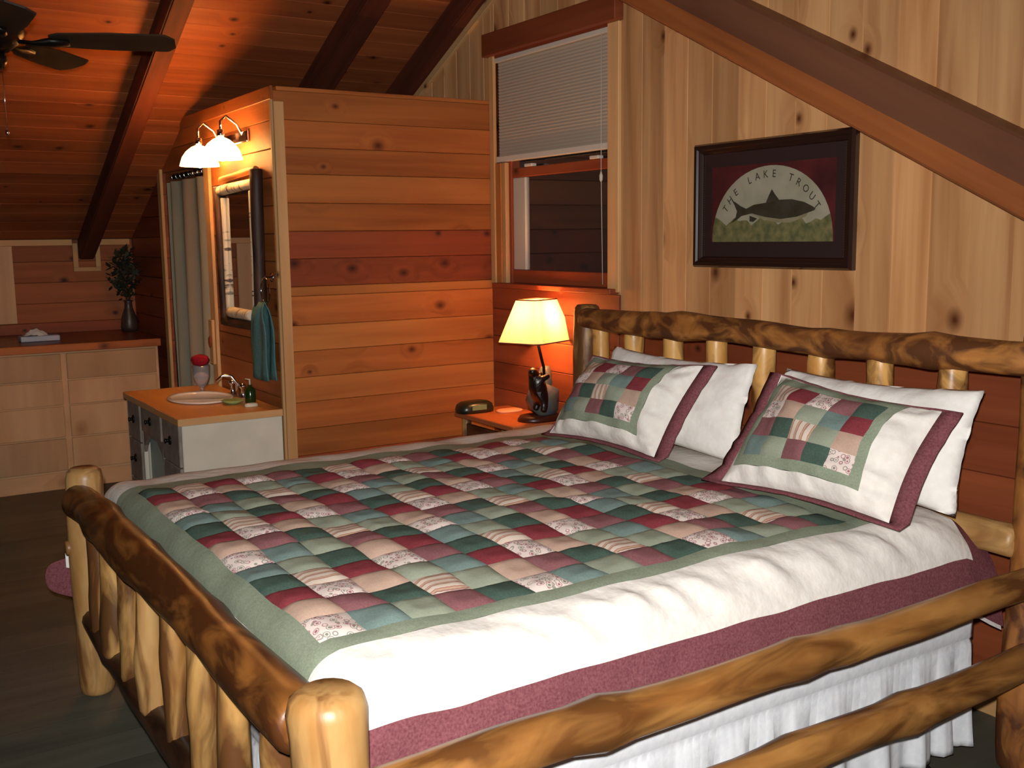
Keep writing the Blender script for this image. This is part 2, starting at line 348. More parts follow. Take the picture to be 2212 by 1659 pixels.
def shademat(name, c, emit=None, es=0, tw=.6):
    g = N(name); d = g.n('ShaderNodeBsdfDiffuse'); t = g.n('ShaderNodeBsdfTranslucent'); d.inputs[0].default_value = (*c, 1); t.inputs[0].default_value = (*c, 1)
    mx = g.n('ShaderNodeMixShader'); mx.inputs[0].default_value = tw; g.l(d.outputs[0], mx.inputs[1]); g.l(t.outputs[0], mx.inputs[2]); last = mx.outputs[0]
    if emit:
        e = g.n('ShaderNodeEmission'); e.inputs[0].default_value = (*emit, 1); e.inputs[1].default_value = es
        ad = g.n('ShaderNodeAddShader'); g.l(last, ad.inputs[0]); g.l(e.outputs[0], ad.inputs[1]); last = ad.outputs[0]
    out = [n for n in g.t.nodes if n.type == 'OUTPUT_MATERIAL'][0]; g.l(last, out.inputs[0]); return g.m
M['lampshade'] = shademat('paper_lamp_shade', (.90, .68, .46), tw=.45)
M['glassshade'] = shademat('frosted_glass_shade', (.95, .85, .65), emit=(1, .62, .30), es=3.2, tw=.5)
def bulbmat():
    g = N('lit_clear_bulb'); t = g.n('ShaderNodeBsdfTransparent'); e = g.n('ShaderNodeEmission'); e.inputs[0].default_value = (1, .72, .38, 1); e.inputs[1].default_value = 14
    a = g.n('ShaderNodeAddShader'); g.l(t.outputs[0], a.inputs[0]); g.l(e.outputs[0], a.inputs[1])
    out = [n for n in g.t.nodes if n.type == 'OUTPUT_MATERIAL'][0]; g.l(a.outputs[0], out.inputs[0]); return g.m
M['bulb'] = bulbmat()
M['clear'] = plain('clear_glass', (.95, .96, .98), .05, trans=.85, spec=.6)
M['redcloth'] = fabric('crimson_cloth', lin((140, 22, 36)), lin((120, 16, 30)), 120)
M['leaf'] = plain('dark_green_leaf', lin((40, 42, 26)), .7)
M['vase'] = plain('dark_vase', lin((58, 46, 42)), .4)
M['paperw'] = plain('tissue_paper', lin((212, 204, 196)), .9)
M['tbox'] = plain('tissue_box_card', lin((176, 180, 196)), .6)
M['soap'] = plain('green_soap_bottle', lin((36, 60, 20)), .15, trans=.3)
M['dishg'] = plain('green_dish', lin((120, 150, 84)), .3, c2=lin((150, 160, 100)), nscale=30)
M['bark'] = logmat('dark_bark', lin((96, 58, 34)), lin((70, 40, 24)), lin((44, 24, 16)), amt=.8, rough=.6)
def birchmat():
    g = N('birch_bark'); v, _ = g.coords(); n1 = g.n('ShaderNodeTexNoise'); g.l(g.mapped(v, (40, 8, 8)), n1.inputs['Vector']); n1.inputs['Scale'].default_value = 1; n1.inputs['Detail'].default_value = 3
    g.l(g.ramp(n1.outputs[0], [(.36, lin((84, 68, 56))), (.44, lin((214, 198, 172)))]), g.b.inputs['Base Color']); g.b.inputs['Roughness'].default_value = .6; return g.m
M['birch'] = birchmat()
M['bear'] = plain('black_bear_glaze', lin((30, 18, 16)), .3)
M['rock'] = plain('blue_grey_glaze', lin((78, 86, 96)), .45, c2=lin((96, 92, 74)), nscale=22)
M['mirror'] = plain('mirror_silver', (.82, .82, .8), .03, metal=1)

# ------------------------------------------------------------------ the room shell
YW, XB, YB, ZB = 3.15, -5.062, 1.884, 2.335      # gable wall, bathroom box corner and top
XK, RS, RA = -8.18, .4559, 5.36                  # knee wall, roof slope and height: z = RA + RS*x
RIDGE = -2.4
XR, Y0R = 3.4, -3.2
def roofz(x): return RA+RS*x if x < RIDGE else RA+RS*RIDGE-RS*(x-RIDGE)
BWG = .1415
# floor of dark boards running with the bed
fl_ = thing('floor', (0, 0, 0), kind='structure')
abox('subfloor', (XK-.02, Y0R, -.06), (XR, YW, -.02), M['floor'], fl_, 0)
nb = int((XR-XK)/.19)+1
for i in range(nb):
    x0 = XK+i*.19; x1 = min(x0+.1892, XR)
    if x1-x0 > .02: abox('floor_board', (x0, Y0R, -.02), (x1, YW, 0), M['floor'], fl_, 0, 'y')
# gable wall: vertical knotty pine planks, opening for the window
gw = thing('wall_gable', (0, YW, 0), kind='structure')
PW = .152
WX0, WX1 = -5.03, -3.955
rotg = frame_rot((0, 0, 1), (0, -1, 0))        # grain up, face towards the room
x = XK
while x < XR:
    x1 = min(x+PW, XR); segs = []
    for cut in (WX0, WX1, RIDGE, -3.915, XB):
        if x+.02 < cut < x1-.02: x1 = cut
    c = (x+x1)/2
    zb = 2.2 if c < XB else (2.60 if WX0-.1 < c < WX1 else (1.15 if c > WX1 else .9))
    ya, yb = x-x, x1-x
    # local v axis = z cross x
    yax = rotg.col[1]
    sgn = 1 if yax.x > 0 else -1
    pts = [(0, 0), (0, sgn*(x1-x-.0012)), (roofz(x1)-zb, sgn*(x1-x-.0012)), (roofz(x)-zb, 0)]
    prism('plank', pts, .02, rotg, (x, YW, zb), M['pine'], gw, .0022)
    x = x1
abox('sheathing', (XK, YW+.02, 0), (WX0+.06, YW+.05, 1.6), M['rafter'], gw, 0)
abox('sheathing', (WX1-.03, YW+.005, 0), (XR, YW+.05, 1.6), M['rafter'], gw, 0)
abox('sheathing', (WX0+.02, YW+.005, 0), (WX1-.02, YW+.05, 1.33), M['rafter'], gw, 0)
# upper backing following the gable
def gable_back(x0, x1, z0, nm='sheathing'):
    xs = [x0]+([RIDGE] if x0 < RIDGE < x1 else [])+[x1]
    top = [(xx, YW+.004, roofz(xx)+.02) for xx in xs]; bot = [(xx, YW+.004, z0) for xx in xs]
    n = len(xs); vs = bot+top; fs = [(i, i+1, n+i+1, n+i) for i in range(n-1)]
    link(nm, meshd(vs, fs), M['rafter'], gw)
gable_back(XK, WX0+.06, .0); gable_back(WX0+.05, WX1-.02, 2.62); gable_back(WX1-.03, XR, .0)
# wainscot of horizontal boards behind the bed (lower) and under the window (higher)
k = 0
z = .14
while z < 1.32:
    z1 = min(z+.152, 1.325)
    abox('wainscot_board', (XB, YW-.034, z), (-3.915, YW, z1-.0015), M['wains'], gw, .003, 'x')
    z = z1; k += 1
z = .14
while z < 1.14:
    z1 = min(z+.168, 1.148)
    abox('wainscot_board', (-3.914, YW-.030, z), (XR, YW, z1-.0015), M['wains'], gw, .003, 'x')
    z = z1
tag(abox('baseboard_gable', (XB, YW-.045, 0), (XR, YW-.001, .14), M['trim'], None, .003, 'x'), kind='structure')
# bathroom enclosure in the corner: two faces of horizontal cedar boards
bw = thing('wall_bathroom', (XB, YB, 0), kind='structure')
zs = [2.335, 2.195, 2.062, 1.93, 1.787, 1.646, 1.507, 1.366, 1.318, 1.168, 1.035, .90, .77, .63, .49, .35, .21, .07, 0]
tones = ['cedar', 'cedar', 'cedar', 'cedar_pale', 'cedar', 'cedar_red', 'cedar_red', 'cedar_pale', 'cedar', 'cedar_pale', 'cedar', 'cedar_pale', 'cedar', 'cedar', 'cedar_red', 'cedar', 'cedar', 'cedar']
for i in range(len(zs)-1):
    abox('board', (XB-.02, YB-.02, zs[i+1]+.0008), (XB, YW-.0, zs[i]-.0008), M[tones[i]], bw, .0025, 'y')
OX0, OX1, OZ = -7.2, -6.21, 2.07       # shower opening
zf = [2.335, 2.195, 2.055, 1.915, 1.775, 1.635, 1.495, 1.355, 1.215, 1.075, .935, .795, .655, .515, .375, .235, .095, 0]
rotf = frame_rot((1, 0, 0), (0, -1, 0)); sg = 1 if rotf.col[1].z > 0 else -1
for i in range(len(zf)-1):
    z1, z0 = zf[i]-.0008, zf[i+1]+.0008
    def xl(zz): return max(XK, (zz-RA)/RS)
    spans = [(None, OX0), (OX1, XB-.02)] if z0 < OZ-.05 else [(None, XB-.02)]
    for a, b in spans:
        a0 = a if a is not None else xl(z0); a1 = a if a is not None else xl(z1)
        if b-a1 < .03: continue
        pts = [(a0-b, 0), (0, 0), (0, sg*(z1-z0)), (a1-b, sg*(z1-z0))]
        prism('board', pts, .02, rotf, (b, YB, z0), M['cedar' if b > -6 or z0 > OZ-.1 else 'cedar_red'], bw, .003)
# top of the enclosure
abox('trim_1', ((ZB-RA)/RS+.02, YB-.0, ZB), (XB-.002, YW-.03, ZB+.02), M['cedar'], None, .002, 'y')['kind'] = 'structure'
# corner post trim and top trim
tag(abox('trim_2', (XB, YB-.022, 0), (XB+.014, YB+.030, ZB-.055), M['trim'], None, .002), kind='structure')
tag(abox('trim_3', (XB-.022, YB-.034, 0), (XB, YB-.0205, ZB-.04), M['trim'], None, .002), kind='structure')
tag(abox('trim_4', (-6.66, YB-.036, ZB-.045), (XB+.01, YB-.0205, ZB+.02), M['cedar'], None, .002), kind='structure')
# shower opening trim
tag(abox('trim_5', (OX0-.07, YB-.04, 0), (OX0+.005, YB-.02, OZ+.01), M['trim'], None, .003), kind='structure')
tag(abox('trim_6', (OX1-.005, YB-.04, 0), (OX1+.09, YB-.02, OZ-.02), M['trim'], None, .003), kind='structure')
abox('shower_back', (OX0-.4, YW-.06, 0), (OX1+.4, YW-.04, ZB), M['vinyl'], bw, 0, 'x')
# ceiling of boards running level, both slopes
def slope(name, xa, za, xb, zb_, flip):
    c = thing(name, (xa, 0, za), kind='structure')
    d = Vector((xb-xa, 0, zb_-za)); L = d.length; d.normalize(); nrm = Vector((d.z, 0, -d.x))
    if nrm.z > 0: nrm = -nrm
    n = int(L/BWG)+1; R = frame_rot((0, 1, 0), nrm)
    for i in range(n):
        a = i*BWG; b = min(a+BWG-.0012, L)
        if b-a < .02: continue
        ctr = Vector((xa, (Y0R+YW)/2, za))+d*((a+b)/2)-nrm*.010
        link('ceiling_board', boxmesh(YW-Y0R, b-a, .02, .002), M['ceil'], c, ctr, R)
    vs = [Vector((xa, Y0R, za))-nrm*.0215, Vector((xb, Y0R, zb_))-nrm*.0215, Vector((xb, YW, zb_))-nrm*.0215, Vector((xa, YW, za))-nrm*.0215]
    link('roof_deck', meshd([v for v in vs], [(0, 1, 2, 3)]), M['rafter'], c)
slope('ceiling_left', XK, roofz(XK), RIDGE, roofz(RIDGE), 0)
slope('ceiling_right', XR, roofz(XR), RIDGE, roofz(RIDGE), 1)
# knee wall on the left, with the notch trim round the rafter end
kw = thing('wall_left', (XK, 0, 0), kind='structure')
z = 0
kz = [0, .15, .30, .45, .60, .75, .90, 1.03, 1.17, 1.32, 1.47, roofz(XK)-.004]
for i in range(len(kz)-1):
    abox('board', (XK-.02, Y0R, kz[i]+.0008), (XK, YB-.02, kz[i+1]-.0008), M['cedar_red' if kz[i] in (.9,) else 'knee'], kw, .0025, 'y')
tag(abox('trim_7', (XK, Y0R, 1.585), (XK+.018, 1.44, 1.628), M['trim'], None, .002), kind='structure')
tag(abox('trim_8', (XK, 1.63, 1.585), (XK+.018, YB-.04, 1.628), M['trim'], None, .002), kind='structure')
nt = thing('trim_9', (XK, 1.53, 1.4), kind='structure')
abox('notch_side', (XK, 1.44, 1.425), (XK+.022, 1.475, 1.60), M['trim'], nt, .002)
abox('notch_side', (XK, 1.595, 1.425), (XK+.022, 1.63, 1.60), M['trim'], nt, .002)
abox('notch_sill', (XK, 1.44, 1.395), (XK+.022, 1.63, 1.425), M['trim'], nt, .002)
pn = thing('trim_10', (XK, .8, 1.03), kind='structure')
for i in range(4): abox('panel_board', (XK, .42+i*.155, 1.035), (XK+.022, .42+i*.155+.153, 1.584), M['ply'], pn, .002)
# rest of the room, behind and beside the camera
wr = thing('wall_right', (XR, 0, 0), kind='structure'); wb = thing('wall_back', (0, Y0R, 0), kind='structure')
for i in range(10):
    z0 = i*.15
    if z0+.15 < roofz(XR)+.1: abox('board', (XR, Y0R, z0), (XR+.02, YW, min(z0+.1485, roofz(XR))), M['pine'], wr, .003, 'y')
rb = frame_rot((0, 0, 1), (0, 1, 0)); sb = 1 if rb.col[1].x > 0 else -1
x = XK
while x < XR:
    x1 = min(x+.3, XR)
    if x+.02 < RIDGE < x1-.02: x1 = RIDGE
    prism('plank', [(0, 0), (0, sb*(x1-x-.001)), (roofz(x1), sb*(x1-x-.001)), (roofz(x), 0)], .02, rb, (x, Y0R-.02, 0), M['wains'], wb, .003)
    x = x1
# rafters under the left slope
def rafter(name, y0, y1, depth=.145, xe=XK, lab=None):
    xs = [xe, RIDGE-.02]
    vs = []
    for yy in (y0, y1):
        for xx in xs:
            vs += [(xx, yy, roofz(xx)-depth), (xx, yy, roofz(xx)-.002)]
    O = Vector((xe, (y0+y1)/2, roofz(xe)))
    R = frame_rot((xs[1]-xs[0], 0, roofz(xs[1])-roofz(xs[0])), (0, 0, 1))
    Ri = R.transposed()
    bm = bmesh.new(); bv = [bm.verts.new(Ri @ (Vector(v)-O)) for v in vs]
    for f in [(0, 1, 3, 2), (4, 6, 7, 5), (0, 2, 6, 4), (1, 5, 7, 3), (0, 4, 5, 1), (2, 3, 7, 6)]: bm.faces.new([bv[i] for i in f])
    bmesh.ops.recalc_face_normals(bm, faces=bm.faces)
    bmesh.ops.bevel(bm, geom=[e for e in bm.edges if e.calc_length() > 1], offset=.008, segments=2, affect='EDGES')
    me = bpy.data.meshes.new('rafter'); bm.to_mesh(me); bm.free()
    o = link(name, me, M['rafter'], None, O, R)
    return o
tag(rafter('rafter', 1.482, 1.590, .150), 'dark stained rafter ending in the notch of the left knee wall', 'beam', 'rafters under the plank ceiling')
tag(rafter('rafter', 2.445, 2.590), 'dark stained rafter rising behind the middle of the bathroom enclosure top', 'beam', 'rafters under the plank ceiling')
tag(rafter('rafter', 3.030, 3.126, .155), 'dark stained rafter tight against the pale gable wall, left of the window', 'beam', 'rafters under the plank ceiling')
# squared diagonal beam across the gable wall, over the picture
def diag_beam():
    xa, xb = -4.72, .55; sl = -.517; za = 2.308+sl*(xa+3.137); L = math.hypot(xb-xa, sl*(xb-xa))
    O = Vector((xa, YW, za)); R = frame_rot((1, 0, sl), (0, -1, 0)); Ri = R.transposed()
    sec = [(0, 0), (-.142, 0), (-.156, .012), (-.166, .105), (-.158, .125), (-.128, .225), (-.116, .235), (0, .235)]
    vs, fs = [], []; m = 24
    for i in range(m+1):
        xx = xa+(xb-xa)*i/m
        for j, (yy, zz) in enumerate(sec):
            wv = .0022*noise.noise(Vector((xx*1.2, j*1.7, 0))) if 0 < j < 7 else 0
            vs.append(Ri @ (Vector((xx, YW-.0045+yy+wv, za+sl*(xx-xa)+zz+wv))-O))
    n = len(sec)
    for i in range(m):
        for j in range(n): q = (j+1) % n; fs.append((i*n+j, i*n+q, (i+1)*n+q, (i+1)*n+j))
    fs += [tuple(range(n)), tuple(range(m*n, m*n+n))]
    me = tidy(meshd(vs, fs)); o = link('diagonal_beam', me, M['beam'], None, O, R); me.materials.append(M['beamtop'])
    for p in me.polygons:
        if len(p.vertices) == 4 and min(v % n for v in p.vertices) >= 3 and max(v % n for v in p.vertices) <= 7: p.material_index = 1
    tag(o, 'thick brown beam sloping down across the gable wall above the picture', 'beam')
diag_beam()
tag(prism('trim_11', [(0, 0), (0, .09), (1.45, .09), (1.45, 0)], .02, frame_rot((1, 0, RS), (0, -1, 0)), (-6.32, YW-.021, roofz(-6.32)-.20), M['trim'], None), kind='structure')

# ------------------------------------------------------------------ window
wn = thing('window_1', (-4.5, YW, 1.35), kind='structure')
abox('side_casing', (-5.060, YW-.040, 1.335), (-5.012, YW-.02, 2.60), M['trim'], wn)
abox('side_casing', (-3.995, YW-.040, 1.335), (-3.910, YW-.02, 2.585), M['trim'], wn)
abox('side_casing', (-5.010, YW-.035, 1.345), (-4.955, YW+.02, 2.01), M['cedar_pale'], wn)
abox('jamb', (-4.953, YW-.03, 1.35), (-4.915, YW+.04, 2.01), M['trim'], wn)
abox('jamb', (-4.913, YW-.01, 1.35), (-4.885, YW+.05, 2.56), M['sash'], wn)
abox('jamb', (-4.012, YW-.02, 1.35), (-3.998, YW+.06, 2.56), M['sash'], wn)
abox('window_sill', (-5.0, YW-.075, 1.326), (-3.93, YW-.0, 1.352), M['sash'], wn)
abox('sash_rail', (-4.883, YW-.005, 1.353), (-4.013, YW+.035, 1.425), M['sash'], wn)
abox('sash_rail', (-4.883, YW-.005, 1.925), (-4.013, YW+.035, 1.975), M['sash'], wn)
abox('vinyl_strip', (-4.883, YW+.0, 1.426), (-4.765, YW+.030, 1.924), M['vinyl'], wn)
abox('sash_stile', (-4.045, YW-.0, 1.426), (-4.013, YW+.035, 1.924), M['sash'], wn)
abox('sash_lock', (-4.75, YW-.015, 1.976), (-4.68, YW+.02, 1.992), M['blindrail'], wn)
abox('sash_lock', (-4.17, YW-.015, 1.976), (-4.10, YW+.02, 1.992), M['blindrail'], wn)
abox('pane', (-4.765, YW+.012, 1.425), (-4.046, YW+.018, 1.925), M['glass'], wn, 0)
abox('pane', (-4.883, YW+.042, 1.975), (-4.013, YW+.048, 2.58), M['glass'], wn, 0)
abox('head_board', (-5.02, YW-.03, 2.575), (-3.99, YW+.04, 2.61), M['sash'], wn)
vb = abox('head_casing', (-5.075, YW-.075, 2.585), (-3.895, YW-.0215, 2.705), M['valance'], wn, .004)
# pleated shade
bl = thing('window_shade', (-4.51, YW-.05, 2.0), 'half lowered pale grey pleated shade over the window', 'blind')
def pleats():
    vs, fs = [], []; n = 60; z0, z1 = 2.045, 2.548
    for i in range(n+1):
        zz = z0+(z1-z0)*i/n; yy = -.002 if i % 2 else .002
        vs += [(-.5, yy, zz-2.0), (.5, yy, zz-2.0)]
        if i: fs.append((2*i-2, 2*i-1, 2*i+1, 2*i))
    m = len(vs); vs += [(v[0], v[1]+.012, v[2]) for v in vs]; fs += [tuple(q+m for q in f[::-1]) for f in fs]
    return meshd(vs, fs)
link('pleated_fabric', pleats(), M['blind'], bl, (-4.50, YW-.012, 2.0))
abox('head_rail', (-5.010, YW-.032, 2.549), (-3.998, YW+.008, 2.574), M['blindrail'], bl)
abox('bottom_rail', (-5.010, YW-.028, 2.014), (-3.998, YW+.004, 2.046), M['blindrail'], bl)
tubeobj('cord', [(-4.045, YW-.036, 2.55), (-4.042, YW-.04, 1.9), (-4.03, YW-.04, 1.37)], .0018, M['blindrail'], bl, 5)
lathe('cord_tassel', [(.002, 0), (.008, .01), (.009, .03), (.003, .05)], M['blindrail'], bl, (-4.042, YW-.04, 1.86), 8)

# ------------------------------------------------------------------ framed fish picture
PX0, PX1, PZ0, PZ1 = -3.385, -2.545, 1.466, 1.980
pf = thing('framed_picture', (PX0/2+PX1/2, YW-.02, PZ0), 'dark framed fish print hanging under the diagonal beam', 'picture')
fp = YW-.0205
def moulding(p0, p1, nrm_in, wd=.045):
    # stepped profile along an edge with mitred ends
    p0, p1, ni = Vector(p0), Vector(p1), Vector(nrm_in); d = (p1-p0).normalized()
    prof = [(0, 0), (0, .022), (.008, .034), (.022, .034), (.028, .026), (.034, .026), (.040, .016), (wd, .012), (wd, 0)]
    vs, fs = [], []
    for e, p in ((1, p0), (-1, p1)):
        for a, h in prof: vs.append(p+ni*a+d*a*e+Vector((0, -h, 0)))
    n = len(prof)
    for j in range(n): q = (j+1) % n; fs.append((j, q, n+q, n+j))
    o = Vector(p0)
    R = frame_rot(d, (0, -1, 0)); Ri = R.transposed()
    return link('frame_side', tidy(meshd([Ri @ (v-o) for v in vs], fs)), M['frame'], pf, o, R)
y = fp
moulding((PX0, y, PZ0), (PX1, y, PZ0), (0, 0, 1)); moulding((PX1, y, PZ0), (PX1, y, PZ1), (-1, 0, 0))
moulding((PX1, y, PZ1), (PX0, y, PZ1), (0, 0, -1)); moulding((PX0, y, PZ1), (PX0, y, PZ0), (1, 0, 0))
abox('mat_board', (PX0+.04, fp-.008, PZ0+.04), (PX1-.04, fp-.001, PZ1-.04), M['mat'], pf, 0)
AX0, AX1, AZ0, AZ1 = -3.292, -2.640, 1.572, 1.880
M['artred'] = plain('print_red', lin((120, 46, 46)), .7, c2=lin((84, 34, 36)), nscale=7)
M['artsky'] = plain('print_sky', lin((216, 206, 182)), .7, c2=lin((194, 188, 160)), nscale=9)
M['artgrass'] = plain('print_reeds', lin((168, 156, 104)), .7, c2=lin((116, 120, 78)), nscale=30)
M['fishback'] = plain('print_fish_back', lin((70, 60, 38)), .7, c2=lin((86, 80, 66)), nscale=14)
M['fishbelly'] = plain('print_fish_belly', lin((196, 184, 150)), .7, c2=lin((170, 158, 116)), nscale=12)
M['ink'] = plain('print_ink', lin((70, 58, 48)), .7)
def A(u, v): return (AX0+u*(AX1-AX0), AZ0+v*(AZ1-AZ0))
def flat(name, uv, mat, layer, parent):
    pts = [A(*q) for q in uv]; yy = fp-.008-.0004*layer
    c = Vector((sum(p[0] for p in pts)/len(pts), yy, sum(p[1] for p in pts)/len(pts)))
    n = len(pts); vs = [Vector((p[0], yy, p[1]))-c for p in pts]+[Vector((p[0], yy+.0004, p[1]))-c for p in pts]
    fs = [tuple(range(n)), tuple(range(2*n-1, n-1, -1))]+[(i, (i+1) % n, n+(i+1) % n, n+i) for i in range(n)]
    return link(name, tidy(meshd(vs, fs)), mat, parent, c)
pr = flat('print', [(0, 0), (1, 0), (1, 1), (0, 1)], M['artred'], 1, pf)
arch = [(.01, .0)]+[(.5-.49*math.cos(t*pi/30), .97*math.sin(t*pi/30)**.9) for t in range(1, 30)]+[(.99, 0)]
flat('arch_panel', arch, M['artsky'], 2, pr)
reeds = [(.01, 0)]+[(.5-.49*math.cos(t*pi/60), .97*math.sin(t*pi/60)**.9) for t in range(1, 7)]
reeds += [(.06+i*.0365, .27+.03*math.sin(i*2.1)+.03*math.sin(i*5.3)) for i in range(1, 25)]
reeds += [(.5-.49*math.cos(t*pi/60), .97*math.sin(t*pi/60)**.9) for t in range(54, 60)]+[(.99, 0)]
flat('reed_bed', reeds, M['artgrass'], 3, pr)
def F(x, y): return ((x-270)/1270, (1285-y)/(800+40*(x-270)/1270))
flat('fish_belly', [F(*q) for q in [(700, 990), (900, 1000), (1150, 1000), (1300, 975), (1270, 1030), (1120, 1088), (980, 1085), (860, 1055), (760, 1015)]], M['fishbelly'], 4, pr)
flat('fish_body', [F(*q) for q in [(1362, 950), (1330, 925), (1250, 880), (1130, 848), (1000, 850), (860, 878), (740, 895), (660, 935), (600, 905), (545, 865), (498, 838), (530, 890), (560, 960), (545, 1025), (488, 1088), (560, 1050), (610, 1010), (720, 985), (860, 1025), (1020, 1050), (1180, 1030), (1290, 990), (1350, 968)]], M['fishback'], 5, pr)
flat('dorsal_fin', [F(*q) for q in [(868, 880), (900, 800), (928, 738), (960, 790), (1008, 856)]], M['fishback'], 6, pr)
flat('pelvic_fin', [F(*q) for q in [(700, 1010), (780, 1040), (740, 1075), (700, 1070)]], M['fishback'], 6, pr)
# arched lettering
def lettering():
    txt = 'THE LAKE TROUT'; vs, fs = [], []
    for i, ch in enumerate(txt):
        if ch == ' ': continue
        cu = bpy.data.curves.new('t', 'FONT'); cu.body = ch; cu.size = .042; cu.align_x = 'CENTER'; cu.align_y = 'CENTER'; cu.resolution_u = 2
        to = bpy.data.objects.new('t', cu); COL.objects.link(to)
        dg = bpy.context.evaluated_depsgraph_get(); me = bpy.data.meshes.new_from_object(to.evaluated_get(dg))
        th = pi*(.17+.66*i/(len(txt)-1)); u, v = .5-.43*math.cos(th), .86*math.sin(th)
        cx, cz = A(u, v); rot = -(th-pi/2)*.85
        for vv in me.vertices:
            a, b = vv.co.x*.95, vv.co.y
            vs.append((cx+a*math.cos(rot)-b*math.sin(rot), 0, cz+a*math.sin(rot)+b*math.cos(rot)))
        base = len(vs)-len(me.vertices)
        for p in me.polygons: fs.append(tuple(base+k for k in p.vertices))
        bpy.data.objects.remove(to); bpy.data.meshes.remove(me); bpy.data.curves.remove(cu)
    c = Vector(((AX0+AX1)/2, fp-.0105, AZ0)); vs = [Vector((a, fp-.0105, b))-c for a, _, b in vs]
    o = link('lettering', meshd(vs, fs), M['ink'], pr, c)
lettering()
def beads():
    vs, fs = [], []
    for xx in (PX1-.050, PX0+.050):
        for i in range(46):
            z = PZ0+.05+i*(PZ1-PZ0-.10)/45; b = len(vs)
            for dx, dz in ((-.003, 0), (0, -.003), (.003, 0), (0, .003)): vs.append((xx+dx, fp-.0095, z+dz))
            vs.append((xx, fp-.014, z)); fs += [(b, b+1, b+4), (b+1, b+2, b+4), (b+2, b+3, b+4), (b+3, b, b+4)]
    c = Vector((PX0, fp-.01, PZ0)); o = link('bead_strip', meshd([Vector(v)-c for v in vs], fs), plain('bead_gilt', lin((130, 96, 60)), .35, metal=.5), pf, c); o['kind'] = 'stuff'
beads()
M['picglass'] = M['glass']
abox('glass', (PX0+.040, fp-.0160, PZ0+.040), (PX1-.040, fp-.0146, PZ1-.040), M['glass'], pf, 0)

# ------------------------------------------------------------------ the log bed
BX0, BX1, BYF, BYH = -3.81, -1.655, .654, 2.85
bed = thing('log_bed', ((BX0+BX1)/2, (BYF+BYH)/2, 0), 'rustic varnished log bed frame with spindle headboard and footboard', 'bed')
def post(p, h, r, mat, seed):
    log('post', (p[0], p[1], 0), (p[0], p[1], h), r*1.02, r, mat, bed, 20, rough=.06, seed=seed, round_end=.035)
post((BX0, BYF), .822, .061, M['log_pale'], 1); post((BX1+.012, BYF), .812, .069, M['log_pale'], 2)
post((BX0, BYH), 1.295, .060, M['log'], 3); post((BX1, BYH), 1.34, .062, M['log_dark'], 4)
log('foot_rail', (BX0+.02, BYF-.03, .722), (BX1-.055, BYF-.0, .728), .058, .060, M['log_red'], bed, 18, rough=.12, knots=4, seed=5)
log('foot_rail', (BX0-.11, BYF, .292), (BX1-.05, BYF, .292), .048, .05, M['log_low'], bed, 14, rough=.1, knots=2, seed=6)
for k in range(8):
    xx = BX0+.24*(k+1)-.012+.01*math.sin(k*3)
    log('foot_spindle', (xx, BYF-.012, .30), (xx+.01*math.cos(k*2), BYF-.012, .695), .036+.008*math.sin(k*1.7)**2, .034, M['log_pale' if k == 3 else 'log'], bed, 12, seg=.04, rough=.22, knots=1, seed=20+k)
log('head_rail', (BX0+.045, BYH-.055, 1.238), (BX1+.0, BYH-.035, 1.240), .049, .047, M['log_dark'], bed, 16, bow=.0, rough=.26, knots=7, seed=8)
log('head_rail', (BX0, BYH, .70), (BX1-.03, BYH-.02, .70), .048, .05, M['log_pale'], bed, 14, rough=.1, knots=2, seed=9)
for k in range(8):
    xx = -3.46+.2545*k if k < 7 else -3.69
    log('head_spindle', (xx, BYH-.01, .72), (xx, BYH-.015, 1.215), .043, .041, M['log_head'], bed, 12, seg=.05, rough=.15, knots=1, seed=40+k)
for xx, sd in ((BX1+.05, 0), (BX0-.05, 5)):
    log('side_rail', (xx, BYF-.0, .61), (xx+.0, BYH-.06, .615), .050, .043, M['log_gold'], bed, 16, rough=.09, knots=4, seed=60+sd)
    log('side_rail', (xx, BYF-.0, .372), (xx, BYH-.06, .372), .046, .048, M['log_gold'], bed, 16, rough=.09, knots=4, seed=61+sd)
# round tenon ends showing on the posts
def tenon(p, q, r, seed): log('tenon_end', p, q, r, r, M['log_pale'], bed, 12, seg=.02, rough=.05, seed=seed, round_end=.006)
tenon((BX1-.02, BYF-.02, .605), (BX1-.02, BYF-.088, .605), .030, 70)
tenon((BX0, BYF-.0, .545), (BX0-.0, BYF-.075, .545), .026, 72)
tenon((BX0-.03, BYF, .505), (BX0-.135, BYF-.0, .505), .024, 73)

